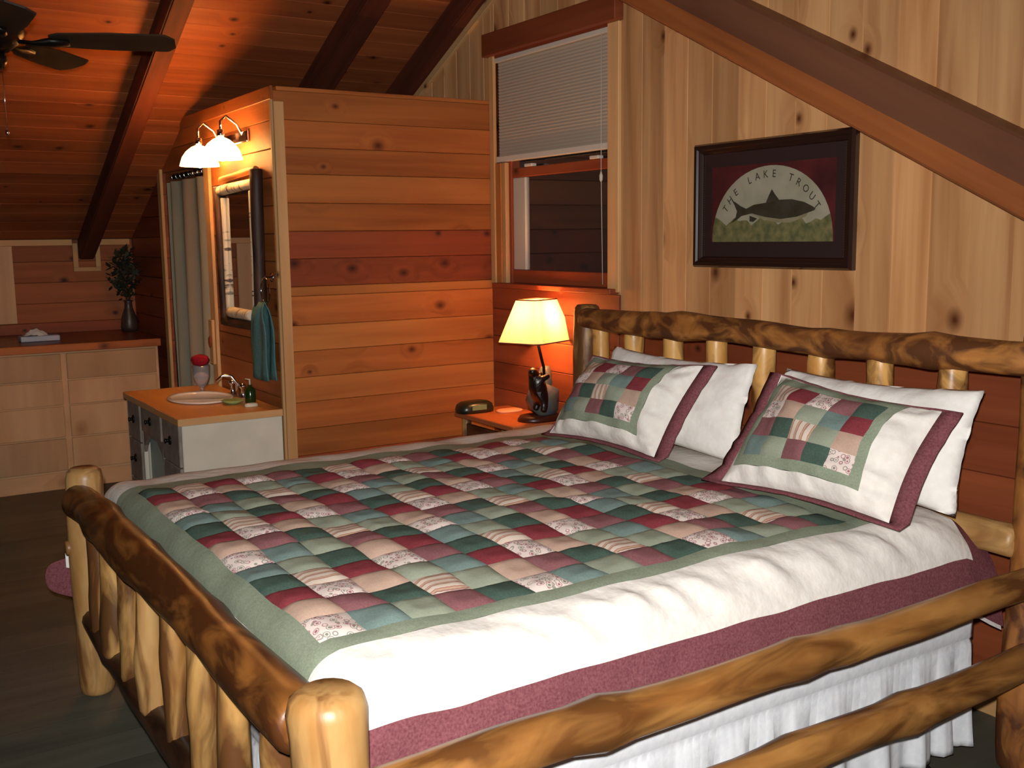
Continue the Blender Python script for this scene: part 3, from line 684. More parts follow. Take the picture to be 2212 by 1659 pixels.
# mattress, box spring, skirt
mt = abox('box_spring', (-3.66, .79, .24), (-1.80, 2.76, .47), M['mattress'], None, .03)
tag(mt, 'white box spring hidden under the mattress and skirt', 'box spring')
mt = abox('mattress', (-3.70, .785, .475), (-1.785, 2.77, .735), M['mattress'], None, .05)
tag(mt, 'thick white mattress on the log bed under the quilt', 'mattress')
def skirt():
    path = []; X0, X1, Ya, Yb = -3.74, -1.765, .75, 2.75
    seg = [(X1, Yb), (X1, Ya), (X0, Ya), (X0, Yb)]
    pts = []; tot = 0
    for (a, b) in zip(seg[:-1], seg[1:]):
        L = math.dist(a, b); n = int(L/.013); dx, dy = (b[0]-a[0])/L, (b[1]-a[1])/L
        for i in range(n): pts.append((a[0]+dx*L*i/n, a[1]+dy*L*i/n, -dy*-1, dx*-1, tot+L*i/n, dx, dy))
        tot += L
    zl = [.475, .44, .405, .40, .385, .34, .27, .20, .135, .09, .072]
    vs, fs = [], []; n = len(pts)
    for i, (px, py, _, _, s, dx, dy) in enumerate(pts):
        ox, oy = -dy, dx        # outward candidates
        cxm, cym = (X0+X1)/2, (Ya+Yb)/2
        if (px-cxm)*ox+(py-cym)*oy < 0: ox, oy = -ox, -oy
        ph = s*2*pi/.135+1.6*noise.noise(Vector((s*2.2, 0, 0)))*3
        for j, zz in enumerate(zl):
            k = max(0, (.40-zz)/.36); wv = .019*k**.8*math.sin(ph+.6*k)+.007*k*math.sin(ph*2.3)+.012*k*noise.noise(Vector((s*5, zz*3, 2)))
            if j in (3,): wv -= .004
            if .385 >= zz > .3: wv += .006*math.sin(s*2*pi/.028)
            vs.append((px+ox*(wv+.012*k), py+oy*(wv+.012*k), zz+(.012*noise.noise(Vector((s*4, 7, 0))) if j >= 8 else 0)))
        if i:
            for j in range(len(zl)-1):
                a = (i-1)*len(zl)+j; b = i*len(zl)+j; fs.append((a, b, b+1, a+1))
    c = Vector((-2.75, 1.75, .0))
    o = link('bed_skirt', meshd([Vector(v)-c for v in vs], fs, True), M['skirt'], None, c)
    sm = o.modifiers.new('thick', 'SOLIDIFY'); sm.thickness = .003
    tag(o, 'white ruffled bed skirt hanging to the floor behind the rails', 'bed skirt')
skirt()

# ------------------------------------------------------------------ patchwork quilt
QC = Vector((-2.72, 1.7, .8))
quilt = thing('quilt', QC, 'patchwork quilt of crimson, green and pink squares with mauve edge', 'quilt')
ZT = .786
AN, AF = -1.965, -3.52          # near and far sides of the patch field (flat part)
def integ(s, L, ang, pw=1.0):
    """bend over an edge: returns (run, drop) for arc length s past the fold start"""
    n = 24; run = drop = 0; ds = s/n
    for i in range(n):
        t = min(1, ((i+.5)*ds)/L); a = ang*t**pw; run += math.cos(a)*ds; drop += math.sin(a)*ds
    return run, drop
def Q(a, b):
    """a: arc coordinate across (x on the flat), b: along (y on the flat)"""
    dz = 0
    if a > AN: r, d = integ(a-AN-.02, .26, math.radians(80), 1.0) if a > AN+.02 else (a-AN, 0); x = AN+.02+r if a > AN+.02 else a; dz += d
    elif a < -3.60: r, d = integ(-3.60-a, .45, math.radians(80), 2.0); x = -3.60-r; dz += d
    else: x = a
    if b < .80: r, d = integ(.80-b, .12, math.radians(84), 1.1); y = .80-r; dz += d
    elif b > 2.72: y = b; dz += (b-2.72)*.5
    else: y = b
    flatw = max(0, min(1, (a+3.7)/.3))*max(0, min(1, (-1.75-a)/.3))
    z = ZT-dz+.012*noise.noise(Vector((a*2.3, b*2.3, 0)))*flatw+.010*noise.noise(Vector((a*6.5, b*6.5, 3)))
    z += .010*math.cos((a+2.75)*1.6)*flatw - .008
    return Vector((x, y, z))
BLK = [list('FTSMG'), list('PMGZS'), list('RFPST'), list('GZRFM'), list('TSGPR')]
FM = dict(F='floral', T='teal', S='sageP', M='mauve', G='green', P='pinkP', Z='stripe', R='red')
PU, PV = .1115, .1085
U0, V0 = AN+.015, .768
NU, NV = 14, 15
def grid_obj(name, alist, blist, mat, parent, center, disp=None, cells=None):
    vs, fs, idx = [], [], {}
    for i, a in enumerate(alist):
        for j, b in enumerate(blist):
            idx[i, j] = len(vs); p = Q(a, b)
            if disp: p = p+disp(a, b)
            vs.append(p-center)
    for i in range(len(alist)-1):
        for j in range(len(blist)-1):
            if cells and not cells((alist[i]+alist[i+1])/2, (blist[j]+blist[j+1])/2): continue
            fs.append((idx[i, j], idx[i+1, j], idx[i+1, j+1], idx[i, j+1]))
    me = bpy.data.meshes.new(name); bm = bmesh.new(); bv = [bm.verts.new(v) for v in vs]
    for f in fs: bm.faces.new([bv[k] for k in f])
    bmesh.ops.delete(bm, geom=[v for v in bm.verts if not v.link_faces], context='VERTS')
    for f in bm.faces: f.smooth = True
    bm.to_mesh(me); bm.free()
    return link(name, me, mat, parent, center)
def rng(a, b, n): return [a+(b-a)*i/n for i in range(n+1)]
for iu in range(NU):
    for iv in range(NV):
        a1 = U0-iu*PU; a0 = a1-PU; b0 = V0+iv*PV; b1 = b0+PV
        def dp(a, b, a0=a0, b0=b0):
            fx, fy = (a-a0)/PU, (b-b0)/PV
            e = max(0, 1-abs(2*fx-1)**5)*max(0, 1-abs(2*fy-1)**5)
            return Vector((0, 0, .0105*e-.001+.006*e*noise.noise(Vector((a*12, b*12, 5)))))
        m = BLK[iu % 5][iv % 5]
        grid_obj('patch', rng(a0, a1, 7), rng(b0, b1, 7), M[FM[m]], quilt, QC, dp)
UN, UF, VF, VH = U0, U0-NU*PU, V0, V0+NV*PV     # limits of the patch field
SN, SF, SV0, SV1 = UN+.05, UF-.10, VF-.085, VH+.10     # sage border limits
WN, WF, WV0, WV1 = SN+.185, SF-.30, SV0-.075, 2.74         # white band limits
MN, MF, MV0, MV1 = WN+.165, WF-.20, WV0-.10, 2.86        # mauve edge limits
AL = sorted(set(rng(MF, WF, 6)+rng(WF, SF, 12)+rng(SF, UF, 5)+rng(UF, UN, 56)+rng(UN, SN, 5)+rng(SN, WN, 22)+rng(WN, MN, 12)))
BL_ = sorted(set(rng(MV0, WV0, 6)+rng(WV0, SV0, 3)+rng(SV0, VF, 6)+rng(VF, VH, 70)+rng(VH, SV1, 4)+rng(SV1, WV1, 8)+rng(WV1, MV1, 4)))
def inside(a, b, r): return r[0] < a < r[1] and r[2] < b < r[3]
RP, RSg, RW = (UF, UN, VF, VH), (SF, SN, SV0, SV1), (WF, WN, WV0, WV1)
def dsage(a, b): return Vector((0, 0, .002*noise.noise(Vector((a*20, b*20, 0)))))
def dwhite(a, b):
    t = max(0, min(1, (a-SN)/.06))*max(0, min(1, (WN-a)/.08)); w_ = .018*t
    k = noise.noise(Vector((a*5+b*3.5, (b-a*.8)*14, 1)))
    k2 = noise.noise(Vector((a*9, b*9, 6)))
    return Vector((.3, 0, .9))*(w_*(k+.5*k2)+.010*t)
def dmauve(a, b):
    if a < WN: return Vector((0, 0, 0))
    return Vector((1, 0, .2))*(.006*noise.noise(Vector((a*4, b*7, 2)))+.004*noise.noise(Vector((a*15, b*15, 2))))*min(1, (a-WN)/.03)
grid_obj('sage_border', AL, BL_, M['sage'], quilt, QC, dsage, lambda a, b: inside(a, b, RSg) and not inside(a, b, RP))
grid_obj('white_border', AL, BL_, M['cream'], quilt, QC, dwhite, lambda a, b: inside(a, b, RW) and not inside(a, b, RSg))
grid_obj('mauve_border', AL, BL_, M['mauveB'], quilt, QC, dmauve, lambda a, b: not inside(a, b, RW))
grid_obj('lining', rng(MF, MN, 40), rng(MV0, MV1, 40), M['white'], quilt, QC, lambda a, b: Vector((-.004 if a > AN else (.004 if a < -3.6 else 0), .004 if b < .80 else 0, -.012)))

def flap():      # loose far corner of the quilt sticking out past the foot post
    rows_ = [[(.50, .455), (.49, .40), (.50, .35)], [(.55, .462), (.545, .395), (.56, .325)], [(.60, .478), (.60, .40), (.62, .300)], [(.66, .52), (.66, .42), (.66, .335)], [(.74, .56), (.74, .45), (.74, .36)]]
    vs, fs = [], []
    for i, rr_ in enumerate(rows_):
        for j, (yy, zz) in enumerate(rr_): vs.append(Vector((-3.965-.02*math.sin(i*1.7+j), yy+.035, zz))-QC)
    for i in range(4):
        for j in range(2): a = i*3+j; fs.append((a, a+3, a+4, a+1))
    o = link('mauve_corner', meshd(vs, fs, True), M['mauveB'], quilt, QC)
    m_ = o.modifiers.new('thick', 'SOLIDIFY'); m_.thickness = .006; m_ = o.modifiers.new('sub', 'SUBSURF'); m_.levels = 2; m_.render_levels = 2
    vs = [Vector((-3.952, .60, .50)), Vector((-3.952, .60, .435)), Vector((-3.95, .68, .57)), Vector((-3.95, .68, .41))]
    o = link('white_corner', meshd([v-QC for v in vs], [(0, 1, 3, 2)]), M['white'], quilt, QC)
    m_ = o.modifiers.new('thick', 'SOLIDIFY'); m_.thickness = .004
flap()

# ------------------------------------------------------------------ pillows
def pillow_grid(c, thick, side, plist, qlist, bow=.02, off=0.0, seed=0, wrinkle=.004, power=(2.6, 2.2)):
    BL, BR, TR, TL = [Vector(v) for v in c]
    nrm = (BR-BL).cross(TL-BL).normalized()
    if nrm.y > 0: nrm = -nrm
    U = ((BR-BL)+(TR-TL)).normalized(); V = ((TL-BL)+(TR-BR)).normalized()
    def P(p, q):
        base = BL*(1-p)*(1-q)+BR*p*(1-q)+TR*p*q+TL*(1-p)*q
        base += -U*bow*math.sin(pi*q)*(2*p-1)-V*bow*math.sin(pi*p)*(2*q-1)
        h = max(0, 1-abs(2*p-1)**power[0])**.6*max(0, 1-abs(2*q-1)**power[1])**.6
        wv = wrinkle*noise.noise(Vector((p*9, q*7, seed)))*(1-.5*h)+wrinkle*1.4*noise.noise(Vector((p*3.5+q*2, q*4, seed+5)))*h
        return base+nrm*side*(thick*h+off)+nrm*wv*(1 if side > 0 else .3)
    return P
def gobj(name, P, pl, ql, mat, parent, center, flip=False):
    vs, fs = [], []; n = len(ql)
    for p in pl:
        for q in ql: vs.append(P(p, q)-center)
    for i in range(len(pl)-1):
        for j in range(n-1):
            f = (i*n+j, (i+1)*n+j, (i+1)*n+j+1, i*n+j+1); fs.append(f[::-1] if flip else f)
    return link(name, meshd(vs, fs, True), mat, parent, center)
def white_pillow(c, thick, label, seed):
    cen = sum((Vector(v) for v in c), Vector())/4; cen = Vector((cen.x, cen.y, min(Vector(v).z for v in c)))
    Pf = pillow_grid(c, thick, 1, 0, 0, seed=seed, wrinkle=.014); Pb = pillow_grid(c, thick, -1, 0, 0, seed=seed, wrinkle=.0)
    N_ = rng(0, 1, 34); vs, fs = [], []; n = len(N_)
    for P in (Pf, Pb):
        for p in N_:
            for q in N_: vs.append(P(p, q)-cen)
    for s in (0, n*n):
        for i in range(n-1):
            for j in range(n-1): fs.append((s+i*n+j, s+(i+1)*n+j, s+(i+1)*n+j+1, s+i*n+j+1))
    bm = bmesh.new(); me = meshd(vs, fs, True); bm.from_mesh(me); bmesh.ops.remove_doubles(bm, verts=bm.verts, dist=.004); bmesh.ops.recalc_face_normals(bm, faces=bm.faces)
    for f in bm.faces: f.smooth = True
    bm.to_mesh(me); bm.free()
    o = link('pillow', me, M['white'], None, cen); tag(o, label, 'pillow', 'plain white pillows against the headboard'); return o
white_pillow([(-3.52, 2.60, .80), (-2.60, 2.60, .80), (-2.64, 2.735, 1.14), (-3.46, 2.735, 1.14)], .07, 'plain white pillow behind the sham on the lamp side of the bed', 3)
white_pillow([(-2.56, 2.60, .80), (-1.74, 2.60, .80), (-1.755, 2.735, 1.15), (-2.50, 2.735, 1.14)], .075, 'plain white pillow behind the sham farther from the lamp', 8)
def sham(c, label, seed, thick=.10, left=1):
    cs = [Vector(v) for v in c]; base = (cs[0]+cs[1])/2
    root = thing('pillow_sham', base, label, 'pillow', 'patchwork shams leaning on the white pillows')
    P = pillow_grid(c, thick, 1, 0, 0, seed=seed, wrinkle=.013)
    p0, p1, q0, q1 = .045, .85, .13, .98; bp, bq = .055, .085
    pl = sorted(set(rng(0, p0, 6)+rng(p0, p1, 34)+rng(p1, 1, 10))); ql = sorted(set(rng(0, q0, 8)+rng(q0, q1, 28)+rng(q1, 1, 5)))
    def ring(name, mat, test, P=P):
        vs, fs = [], []; n = len(ql)
        for p in pl:
            for q in ql: vs.append(P(p, q)-base)
        for i in range(len(pl)-1):
            for j in range(n-1):
                if test((pl[i]+pl[i+1])/2, (ql[j]+ql[j+1])/2): fs.append((i*n+j, (i+1)*n+j, (i+1)*n+j+1, i*n+j+1))
        bm = bmesh.new(); me = meshd(vs, fs, True); bm.from_mesh(me); bmesh.ops.delete(bm, geom=[v for v in bm.verts if not v.link_faces], context='VERTS')
        bm.to_mesh(me); bm.free(); return link(name, me, mat, root, base)
    def Pw(p, q):      # gathered white band, ruffled across
        e = min(p, q, 1-p, 1-q); k = math.sin(min(1, e/.08)*pi/2)
        fx = .008*k*math.sin((p*26 if min(q, 1-q) < min(p, 1-p) else q*24)+2*noise.noise(Vector((p*5, q*5, seed)))*2)
        return P(p, q)+Vector((.5, -.6, .4))*fx
    inP = lambda p, q: p0 < p < p1 and q0 < q < q1
    ring('white_band', M['cream'], lambda p, q: not inP(p, q), Pw)
    cp0, cp1, cq0, cq1 = p0+bp, p1-bp, q0+bq, q1-bq
    pl = sorted(set(rng(p0, cp0, 3)+rng(cp0, cp1, 30)+rng(cp1, p1, 3))); ql = sorted(set(rng(q0, cq0, 3)+rng(cq0, cq1, 24)+rng(cq1, q1, 3)))
    ring('sage_border', M['sage'], lambda p, q: inP(p, q) and not (cp0 < p < cp1 and cq0 < q < cq1))
    rows = ['TSMGF', 'MGZSP', 'FPSTR', 'ZRFMG']
    for r in range(4):
        for k in range(5):
            a0 = cp0+(cp1-cp0)*k/5; a1 = cp0+(cp1-cp0)*(k+1)/5; b0 = cq0+(cq1-cq0)*r/4; b1 = cq0+(cq1-cq0)*(r+1)/4
            def Pp(p, q, a0=a0, a1=a1, b0=b0, b1=b1):
                fx, fy = (p-a0)/(a1-a0), (q-b0)/(b1-b0); e = max(0, 1-abs(2*fx-1)**5)*max(0, 1-abs(2*fy-1)**5)
                return P(p, q)+Vector((.3, -.8, .5))*(.0035*e-.0005)
            gobj('patch', Pp, rng(a0, a1, 6), rng(b0, b1, 6), M[FM[rows[r][k]]], root, base)
    Pb = pillow_grid(c, thick*.3, -1, 0, 0, seed=seed, wrinkle=0)
    gobj('back', Pb, rng(0, 1, 16), rng(0, 1, 12), M['white'], root, base, True)
    # flat mauve flange all round
    BLc, BRc, TRc, TLc = cs; U = (BRc-BLc).normalized(); V = (TLc-BLc).normalized(); nr = U.cross(V).normalized(); nr = -nr if nr.y > 0 else nr
    P0 = pillow_grid(c, thick, 1, 0, 0, seed=seed, wrinkle=0)
    vs, fs = [], []; W = .056; m = 20
    loop = [(i/m, 0) for i in range(m)]+[(1, i/m) for i in range(m)]+[(1-i/m, 1) for i in range(m)]+[(0, 1-i/m) for i in range(m)]
    for i, (p, q) in enumerate(loop):
        b = P0(p, q); cenp = P0(.5, .5)
        du = (-1 if p == 0 else (1 if p == 1 else 0)); dv = (-1 if q == 0 else (1 if q == 1 else 0))
        if du == 0 and 0 < p < 1: du = 0
        wv = .010*noise.noise(Vector((i*.5, seed, 0)))
        ww = W*(.40 if dv < 0 else (.12 if dv > 0 else 1)); wu = W*(left if du < 0 else 1)
        out = b+U*du*(wu+wv*.5)+V*dv*ww+nr*(wv-.006)
        if dv < 0: out += nr*.03+Vector((0, 0, .004)); out.z = max(out.z, .79)
        vs += [b+nr*.002-base, (b+out)/2+nr*.004-base, out-base]
    n = len(loop)
    for i in range(n):
        j = (i+1) % n
        for k in (0, 1): fs.append((i*3+k, j*3+k, j*3+k+1, i*3+k+1))
    o = link('mauve_flange', meshd(vs, fs, True), M['mauveB'], root, base)
    sm = o.modifiers.new('thick', 'SOLIDIFY'); sm.thickness = .005; sm.offset = 0
sham([(-3.47, 2.40, .80), (-2.83, 2.42, .805), (-2.79, 2.62, 1.13), (-3.46, 2.62, 1.105)], 'patchwork sham with sage border on the lamp side of the bed', 2, left=.15)
sham([(-2.44, 2.37, .80), (-1.80, 2.39, .80), (-1.80, 2.61, 1.095), (-2.42, 2.62, 1.135)], 'patchwork sham with mauve flange on the right, farther from the lamp', 5)

# ------------------------------------------------------------------ nightstand with lamp, clock and paper
NSX0, NSX1, NSY0, NSZ = -4.885, -4.29, 2.75, .668
ns = thing('nightstand', ((NSX0+NSX1)/2, 2.93, 0), 'small log legged nightstand with orange wood top between bed and cedar wall', 'nightstand')
abox('top', (NSX0, NSY0, NSZ-.028), (NSX1, YW-.05, NSZ), M['nstop'], ns, .004)
for i, (a, b) in enumerate(((NSX0+.05, NSY0+.05), (NSX1-.05, NSY0+.05), (NSX0+.05, YW-.1), (NSX1-.05, YW-.1))):
    log('leg', (a, b, 0), (a, b, NSZ-.028), .028, .026, M['log'], ns, 10, rough=.1, seed=90+i, round_end=.004)
abox('apron', (NSX0+.07, NSY0+.035, NSZ-.16), (NSX1-.07, NSY0+.05, NSZ-.06), M['log_low'], ns)
abox('apron', (NSX1-.05, NSY0+.07, NSZ-.13), (NSX1-.035, YW-.12, NSZ-.06), M['log_low'], ns)
abox('shelf', (NSX0+.03, NSY0+.03, .22), (NSX1-.03, YW-.08, .242), M['nstop'], ns)
ck = thing('alarm_clock', (-4.80, 2.83, NSZ), 'low dark oval clock radio on the nightstand by the cedar wall', 'clock')
def rounded_block(name, sx, sy, sz, mat, parent, o, p=3.2, n=20, taper=.75):
    vs, fs = [], []; lv = [(0, 1), (.3, 1.02), (.7, .95), (.92, taper), (1, taper*.6)]
    for t, k in lv:
        for i in range(n):
            th = 2*pi*i/n; c, s_ = math.cos(th), math.sin(th); r = (abs(c)**p+abs(s_)**p)**(-1/p)
            vs.append((sx*k*r*c, sy*k*r*s_, sz*t))
    m = len(lv)
    for i in range(m-1):
        for j in range(n): q = (j+1) % n; fs.append((i*n+j, i*n+q, (i+1)*n+q, (i+1)*n+j))
    fs += [tuple(range(n))[::-1], tuple(range((m-1)*n, m*n))]
    return link(name, meshd(vs, fs, True), mat, parent, o)
rounded_block('case', .062, .105, .062, plain('clock_case', lin((30, 32, 22)), .3), ck, (-4.80, 2.83, NSZ+.001))
abox('display', (-4.742, 2.78, NSZ+.018), (-4.734, 2.87, NSZ+.046), plain('clock_window', lin((96, 116, 88)), .15), ck, .002)
tag(rounded_block('soap_dish', .045, .075, .014, plain('peach_paper', lin((214, 150, 110)), .8), None, (-4.70, 2.99, NSZ+.001)), 'small pale folded cloth lying beside the lamp foot', 'cloth')
lp = thing('table_lamp', (-4.385, 2.975, NSZ), 'lit table lamp with black bear figure base and paper shade', 'lamp')
LB = Vector((-4.385, 2.975, NSZ))
rounded_block('base', .085, .12, .028, plain('lamp_foot', lin((60, 28, 18)), .35), lp, LB+Vector((0, 0, .001)), p=2.2, taper=.9)
def blob(name, c, r, mat, parent, sx=1, sy=1, sz=1, seed=0, amp=.15, sub=2):
    bm = bmesh.new(); bmesh.ops.create_icosphere(bm, subdivisions=sub, radius=r)
    for v in bm.verts:
        d = v.co.normalized(); v.co = Vector((v.co.x*sx, v.co.y*sy, v.co.z*sz))*(1+amp*noise.noise(d*2+Vector((seed, 0, 0))))
    for f in bm.faces: f.smooth = True
    me = bpy.data.meshes.new(name); bm.to_mesh(me); bm.free(); return link(name, me, mat, parent, c)
blob('rock', LB+Vector((-.01, .03, .10)), .088, M['rock'], lp, 1, .95, 1.1, 2, .35)
blob('rock', LB+Vector((-.02, .05, .19)), .05, M['rock'], lp, .8, .8, 1.7, 4, .3)
def bear():
    # one skinned figure climbing the rock: hind legs, body, forelegs and head
    J = {'hip': (0, 0, .07), 'mid': (0, -.012, .11), 'chest': (0, -.022, .145), 'neck': (.005, -.034, .168), 'head': (.012, -.044, .184), 'nose': (.03, -.060, .182),
         'hl1': (.03, .0, .05), 'hl2': (.035, -.012, .02), 'hr1': (-.025, .004, .05), 'hr2': (-.025, -.01, .02), 'fl1': (.03, -.012, .15), 'fl2': (.035, .02, .165), 'fr1': (-.025, -.008, .15), 'fr2': (-.02, .022, .17)}
    E_ = [('hip', 'mid'), ('mid', 'chest'), ('chest', 'neck'), ('neck', 'head'), ('head', 'nose'), ('hip', 'hl1'), ('hl1', 'hl2'), ('hip', 'hr1'), ('hr1', 'hr2'), ('chest', 'fl1'), ('fl1', 'fl2'), ('chest', 'fr1'), ('fr1', 'fr2')]
    R_ = dict(hip=.032, mid=.034, chest=.030, neck=.021, head=.022, nose=.010, hl1=.016, hl2=.013, hr1=.016, hr2=.013, fl1=.013, fl2=.010, fr1=.013, fr2=.010)
    ks = list(J); me = bpy.data.meshes.new('bear'); me.from_pydata([J[k] for k in ks], [(ks.index(a), ks.index(b)) for a, b in E_], [])
    o = link('bear_figure', me, M['bear'], lp, LB+Vector((.06, -.035, .03)))
    o.scale = (1.3, 1.3, 1.3)
    sk = o.modifiers.new('skin', 'SKIN'); o.modifiers.new('sub', 'SUBSURF').levels = 1
    for i, k in enumerate(ks): me.skin_vertices[0].data[i].radius = (R_[k], R_[k]); me.skin_vertices[0].data[i].use_root = (k == 'hip')
bear()
tubeobj('stem', [LB+Vector((0, .03, .20)), LB+Vector((0, .028, .27)), LB+Vector((.005, .01, .32)), LB+Vector((.012, -.01, .38)), LAMPC+Vector((0, 0, -.03))], .008, M['iron'], lp, 8)
tubeobj('bulb', [LAMPC+Vector((0, 0, -.035)), LAMPC+Vector((0, 0, -.02)), LAMPC+Vector((0, 0, .0)), LAMPC+Vector((0, 0, .02)), LAMPC+Vector((0, 0, .03))], [.012, .02, .028, .022, .006], M['bulb'], None, 12).hide_render = False
def shade():
    az = math.radians(22); c, s_ = math.cos(az), math.sin(az)
    vs, fs = [], []
    bx, by, tx, ty, h = .135, .185, .07, .102, .212
    rows = 5; per = 4; corners = lambda kx, ky: [(kx, -ky), (kx, ky), (-kx, ky), (-kx, -ky)]
    n = 0; rings = []
    for i in range(rows+1):
        t = i/rows; kx = bx+(tx-bx)*t; ky = by+(ty-by)*t; ring = []
        cs = corners(kx, ky)
        for k in range(4):
            a = Vector(cs[k]); b = Vector(cs[(k+1) % 4]); e = .10
            for f in (e, .5, 1-e):
                q = a+(b-a)*f; ring.append((q.x, q.y))
        for (qx, qy) in ring: vs.append((qx*c-qy*s_, qx*s_+qy*c, -h/2+h*t))
        n = len(ring)
        if i:
            for k in range(n): q = (k+1) % n; fs.append(((i-1)*n+k, (i-1)*n+q, i*n+q, i*n+k))
    o = link('lamp_shade', meshd(vs, fs, False), M['lampshade'], lp, LAMPC); return n, vs, o
n_, vs_, so = shade()
for idx, nm in ((0, 'bottom_rim'), (5*n_, 'top_rim')):
    loop = [LAMPC+Vector(vs_[idx+k]) for k in range(n_)]; loop.append(loop[0])
    tubeobj(nm, loop, .0035, plain('shade_binding', lin((110, 60, 34)), .7), lp, 6, cap=False)
for o in list(COL.objects):
    if o.name.startswith('bulb') and o.parent is None:
        o.parent = lp; o.location = Vector(o.location)-lp.location

# ------------------------------------------------------------------ vanity cabinet in front of the enclosure
VX0, VX1, VY0, VY1, VZ = -6.205, -5.066, 1.334, YB-.04, .748
va = thing('vanity_cabinet', ((VX0+VX1)/2, (VY0+VY1)/2, 0), 'old white desk made into a washbasin vanity beside the cedar enclosure', 'cabinet')
# top with an oval cut-out for the basin
SKX, SKY, SRX, SRY = -5.66, 1.60, .225, .165
def vtop():
    vs, fs = [], []; n = 48; z1, z0 = VZ, VZ-.035
    x0, x1, y0, y1 = VX0-.012, VX1+.006, VY0-.014, VY1
    inner, outer = [], []
    for i in range(n):
        th = 2*pi*i/n; inner.append((SKX+SRX*.93*math.cos(th), SKY+SRY*.93*math.sin(th)))
        dx, dy = math.cos(th), math.sin(th); t = min((x1-SKX)/dx if dx > 1e-6 else ((x0-SKX)/dx if dx < -1e-6 else 9), (y1-SKY)/dy if dy > 1e-6 else ((y0-SKY)/dy if dy < -1e-6 else 9))
        outer.append((SKX+dx*t, SKY+dy*t))
    # snap nearest to corners
    for cx_, cy_ in ((x0, y0), (x1, y0), (x1, y1), (x0, y1)):
        k = min(range(n), key=lambda i: math.dist(outer[i], (cx_, cy_))); outer[k] = (cx_, cy_)
    for zz in (z1, z0):
        vs += [(a, b, zz) for a, b in inner]+[(a, b, zz) for a, b in outer]
    for i in range(n):
        j = (i+1) % n
        fs.append((i, j, n+j, n+i)); fs.append((2*n+i, 3*n+i, 3*n+j, 2*n+j)); fs.append((n+i, n+j, 3*n+j, 3*n+i)); fs.append((i, 2*n+i, 2*n+j, j))
    c = Vector((SKX, SKY, VZ)); link('countertop', tidy(meshd([Vector(v)-c for v in vs], fs)), M['vtop'], va, c)
vtop()
abox('edge_strip', (VX0-.012, VY0-.02, VZ-.035), (VX1+.006, VY0-.014, VZ-.001), M['trim'], va, .001)
abox('edge_strip', (VX1+.006, VY0-.02, VZ-.035), (VX1+.012, VY1, VZ-.001), M['trim'], va, .001)
abox('side_panel', (VX1-.02, VY0, 0), (VX1, VY1, VZ-.036), M['vpaint'], va)
abox('side_panel', (VX0, VY0, 0), (VX0+.02, VY1, VZ-.036), M['vpaint'], va)
abox('back_panel', (VX0+.02, VY1-.015, .08), (VX1-.02, VY1, VZ-.22), M['vpaint'], va)
LXA, LXB, RXA, RXB = VX0+.055, -5.885, -5.40, VX1-.022
for a, b in ((VX0, LXA-.005), (LXB+.003, LXB+.035), (RXA-.032, RXA-.003)):
    abox('stile', (a, VY0-.004, 0), (b, VY0+.02, VZ-.036), M['vpaint'], va)
M['knob'] = plain('black_ring_pull', lin((22, 18, 16)), .35, metal=.4)
def drawer(x0, x1, z0, z1):
    d = abox('drawer', (x0, VY0-.012, z0), (x1, VY0+.012, z1), M['vgrey'], va, .004)
    c = Vector(((x0+x1)/2, VY0-.014, (z0+z1)/2+.012))
    k = lathe('drawer_pull', [(.024, 0), (.022, .006), (.009, .009), (.009, .02), (.015, .026), (0, .03)], M['knob'], d, (0, 0, 0), 12)
    k.parent = None; k.parent = d; k.matrix_parent_inverse = Matrix.Identity(4)
    Rd = d.rotation_euler.to_matrix(); k.location = Rd.inverted() @ (c-(wpos(va)+Vector(d.location)))
    k.rotation_euler = (Rd.inverted() @ frame_rot((1, 0, 0), (0, -1, 0))).to_euler()
    return d
for z0, z1 in ((.50, .71), (.27, .495), (.05, .265)):
    drawer(LXA, LXB, z0, z1); drawer(RXA, RXB, z0, z1)
drawer(LXB+.038, RXA-.035, .575, .71)
def apron():
    x0, x1 = LXB+.038, RXA-.035; w_ = x1-x0; vs, fs = [], []; n = 16
    for i in range(n+1):
        t = i/n; xx = x0+w_*t; k = min(t, 1-t); zz = .455+.105*min(1, (k/.32))**.55
        for yy in (VY0-.004, VY0+.014): vs += [(xx, yy, .573), (xx, yy, zz)]
    for i in range(n):
        a = i*4; b = a+4; fs += [(a, b, b+1, a+1), (a+2, a+3, b+3, b+2), (a+1, b+1, b+3, a+3), (a, a+2, b+2, b)]
    c = Vector(((x0+x1)/2, VY0, .5)); link('arched_apron', tidy(meshd([Vector(v)-c for v in vs], fs)), M['vgrey'], va, c)
apron()
abox('kneehole_door', (LXB+.036, VY0+.03, .03), (RXA-.033, VY0+.045, .56), M['vpale'], va)
# basin
bs = thing('wash_basin', (SKX, SKY, VZ), 'oval blush white basin set in the vanity top', 'sink')
lathe('bowl', [(SRX*1.0, .004), (SRX*1.04, .010), (SRX*1.0, .015), (SRX*.92, .010), (SRX*.84, -.02), (SRX*.66, -.075), (SRX*.35, -.115), (SRX*.1, -.125), (0.001, -.126)], M['porcelain'], bs, (SKX, SKY, VZ-.001), 40, sy=SRY/SRX)
lathe('drain', [(.022, 0), (.02, .003), (.001, .003)], M['chrome'], bs, (SKX, SKY, VZ-.1255), 14)
fc = thing('faucet', (-5.62, 1.775, VZ), 'chrome basin faucet with curved spout and two handles', 'faucet')
FX, FY = -5.63, 1.800
tubeobj('spout', [(FX, FY, VZ), (FX, FY, VZ+.07), (FX-.01, FY-.03, VZ+.115), (FX-.02, FY-.075, VZ+.12), (FX-.025, FY-.11, VZ+.09)], [.014, .012, .010, .009, .009], M['chrome'], fc, 10)
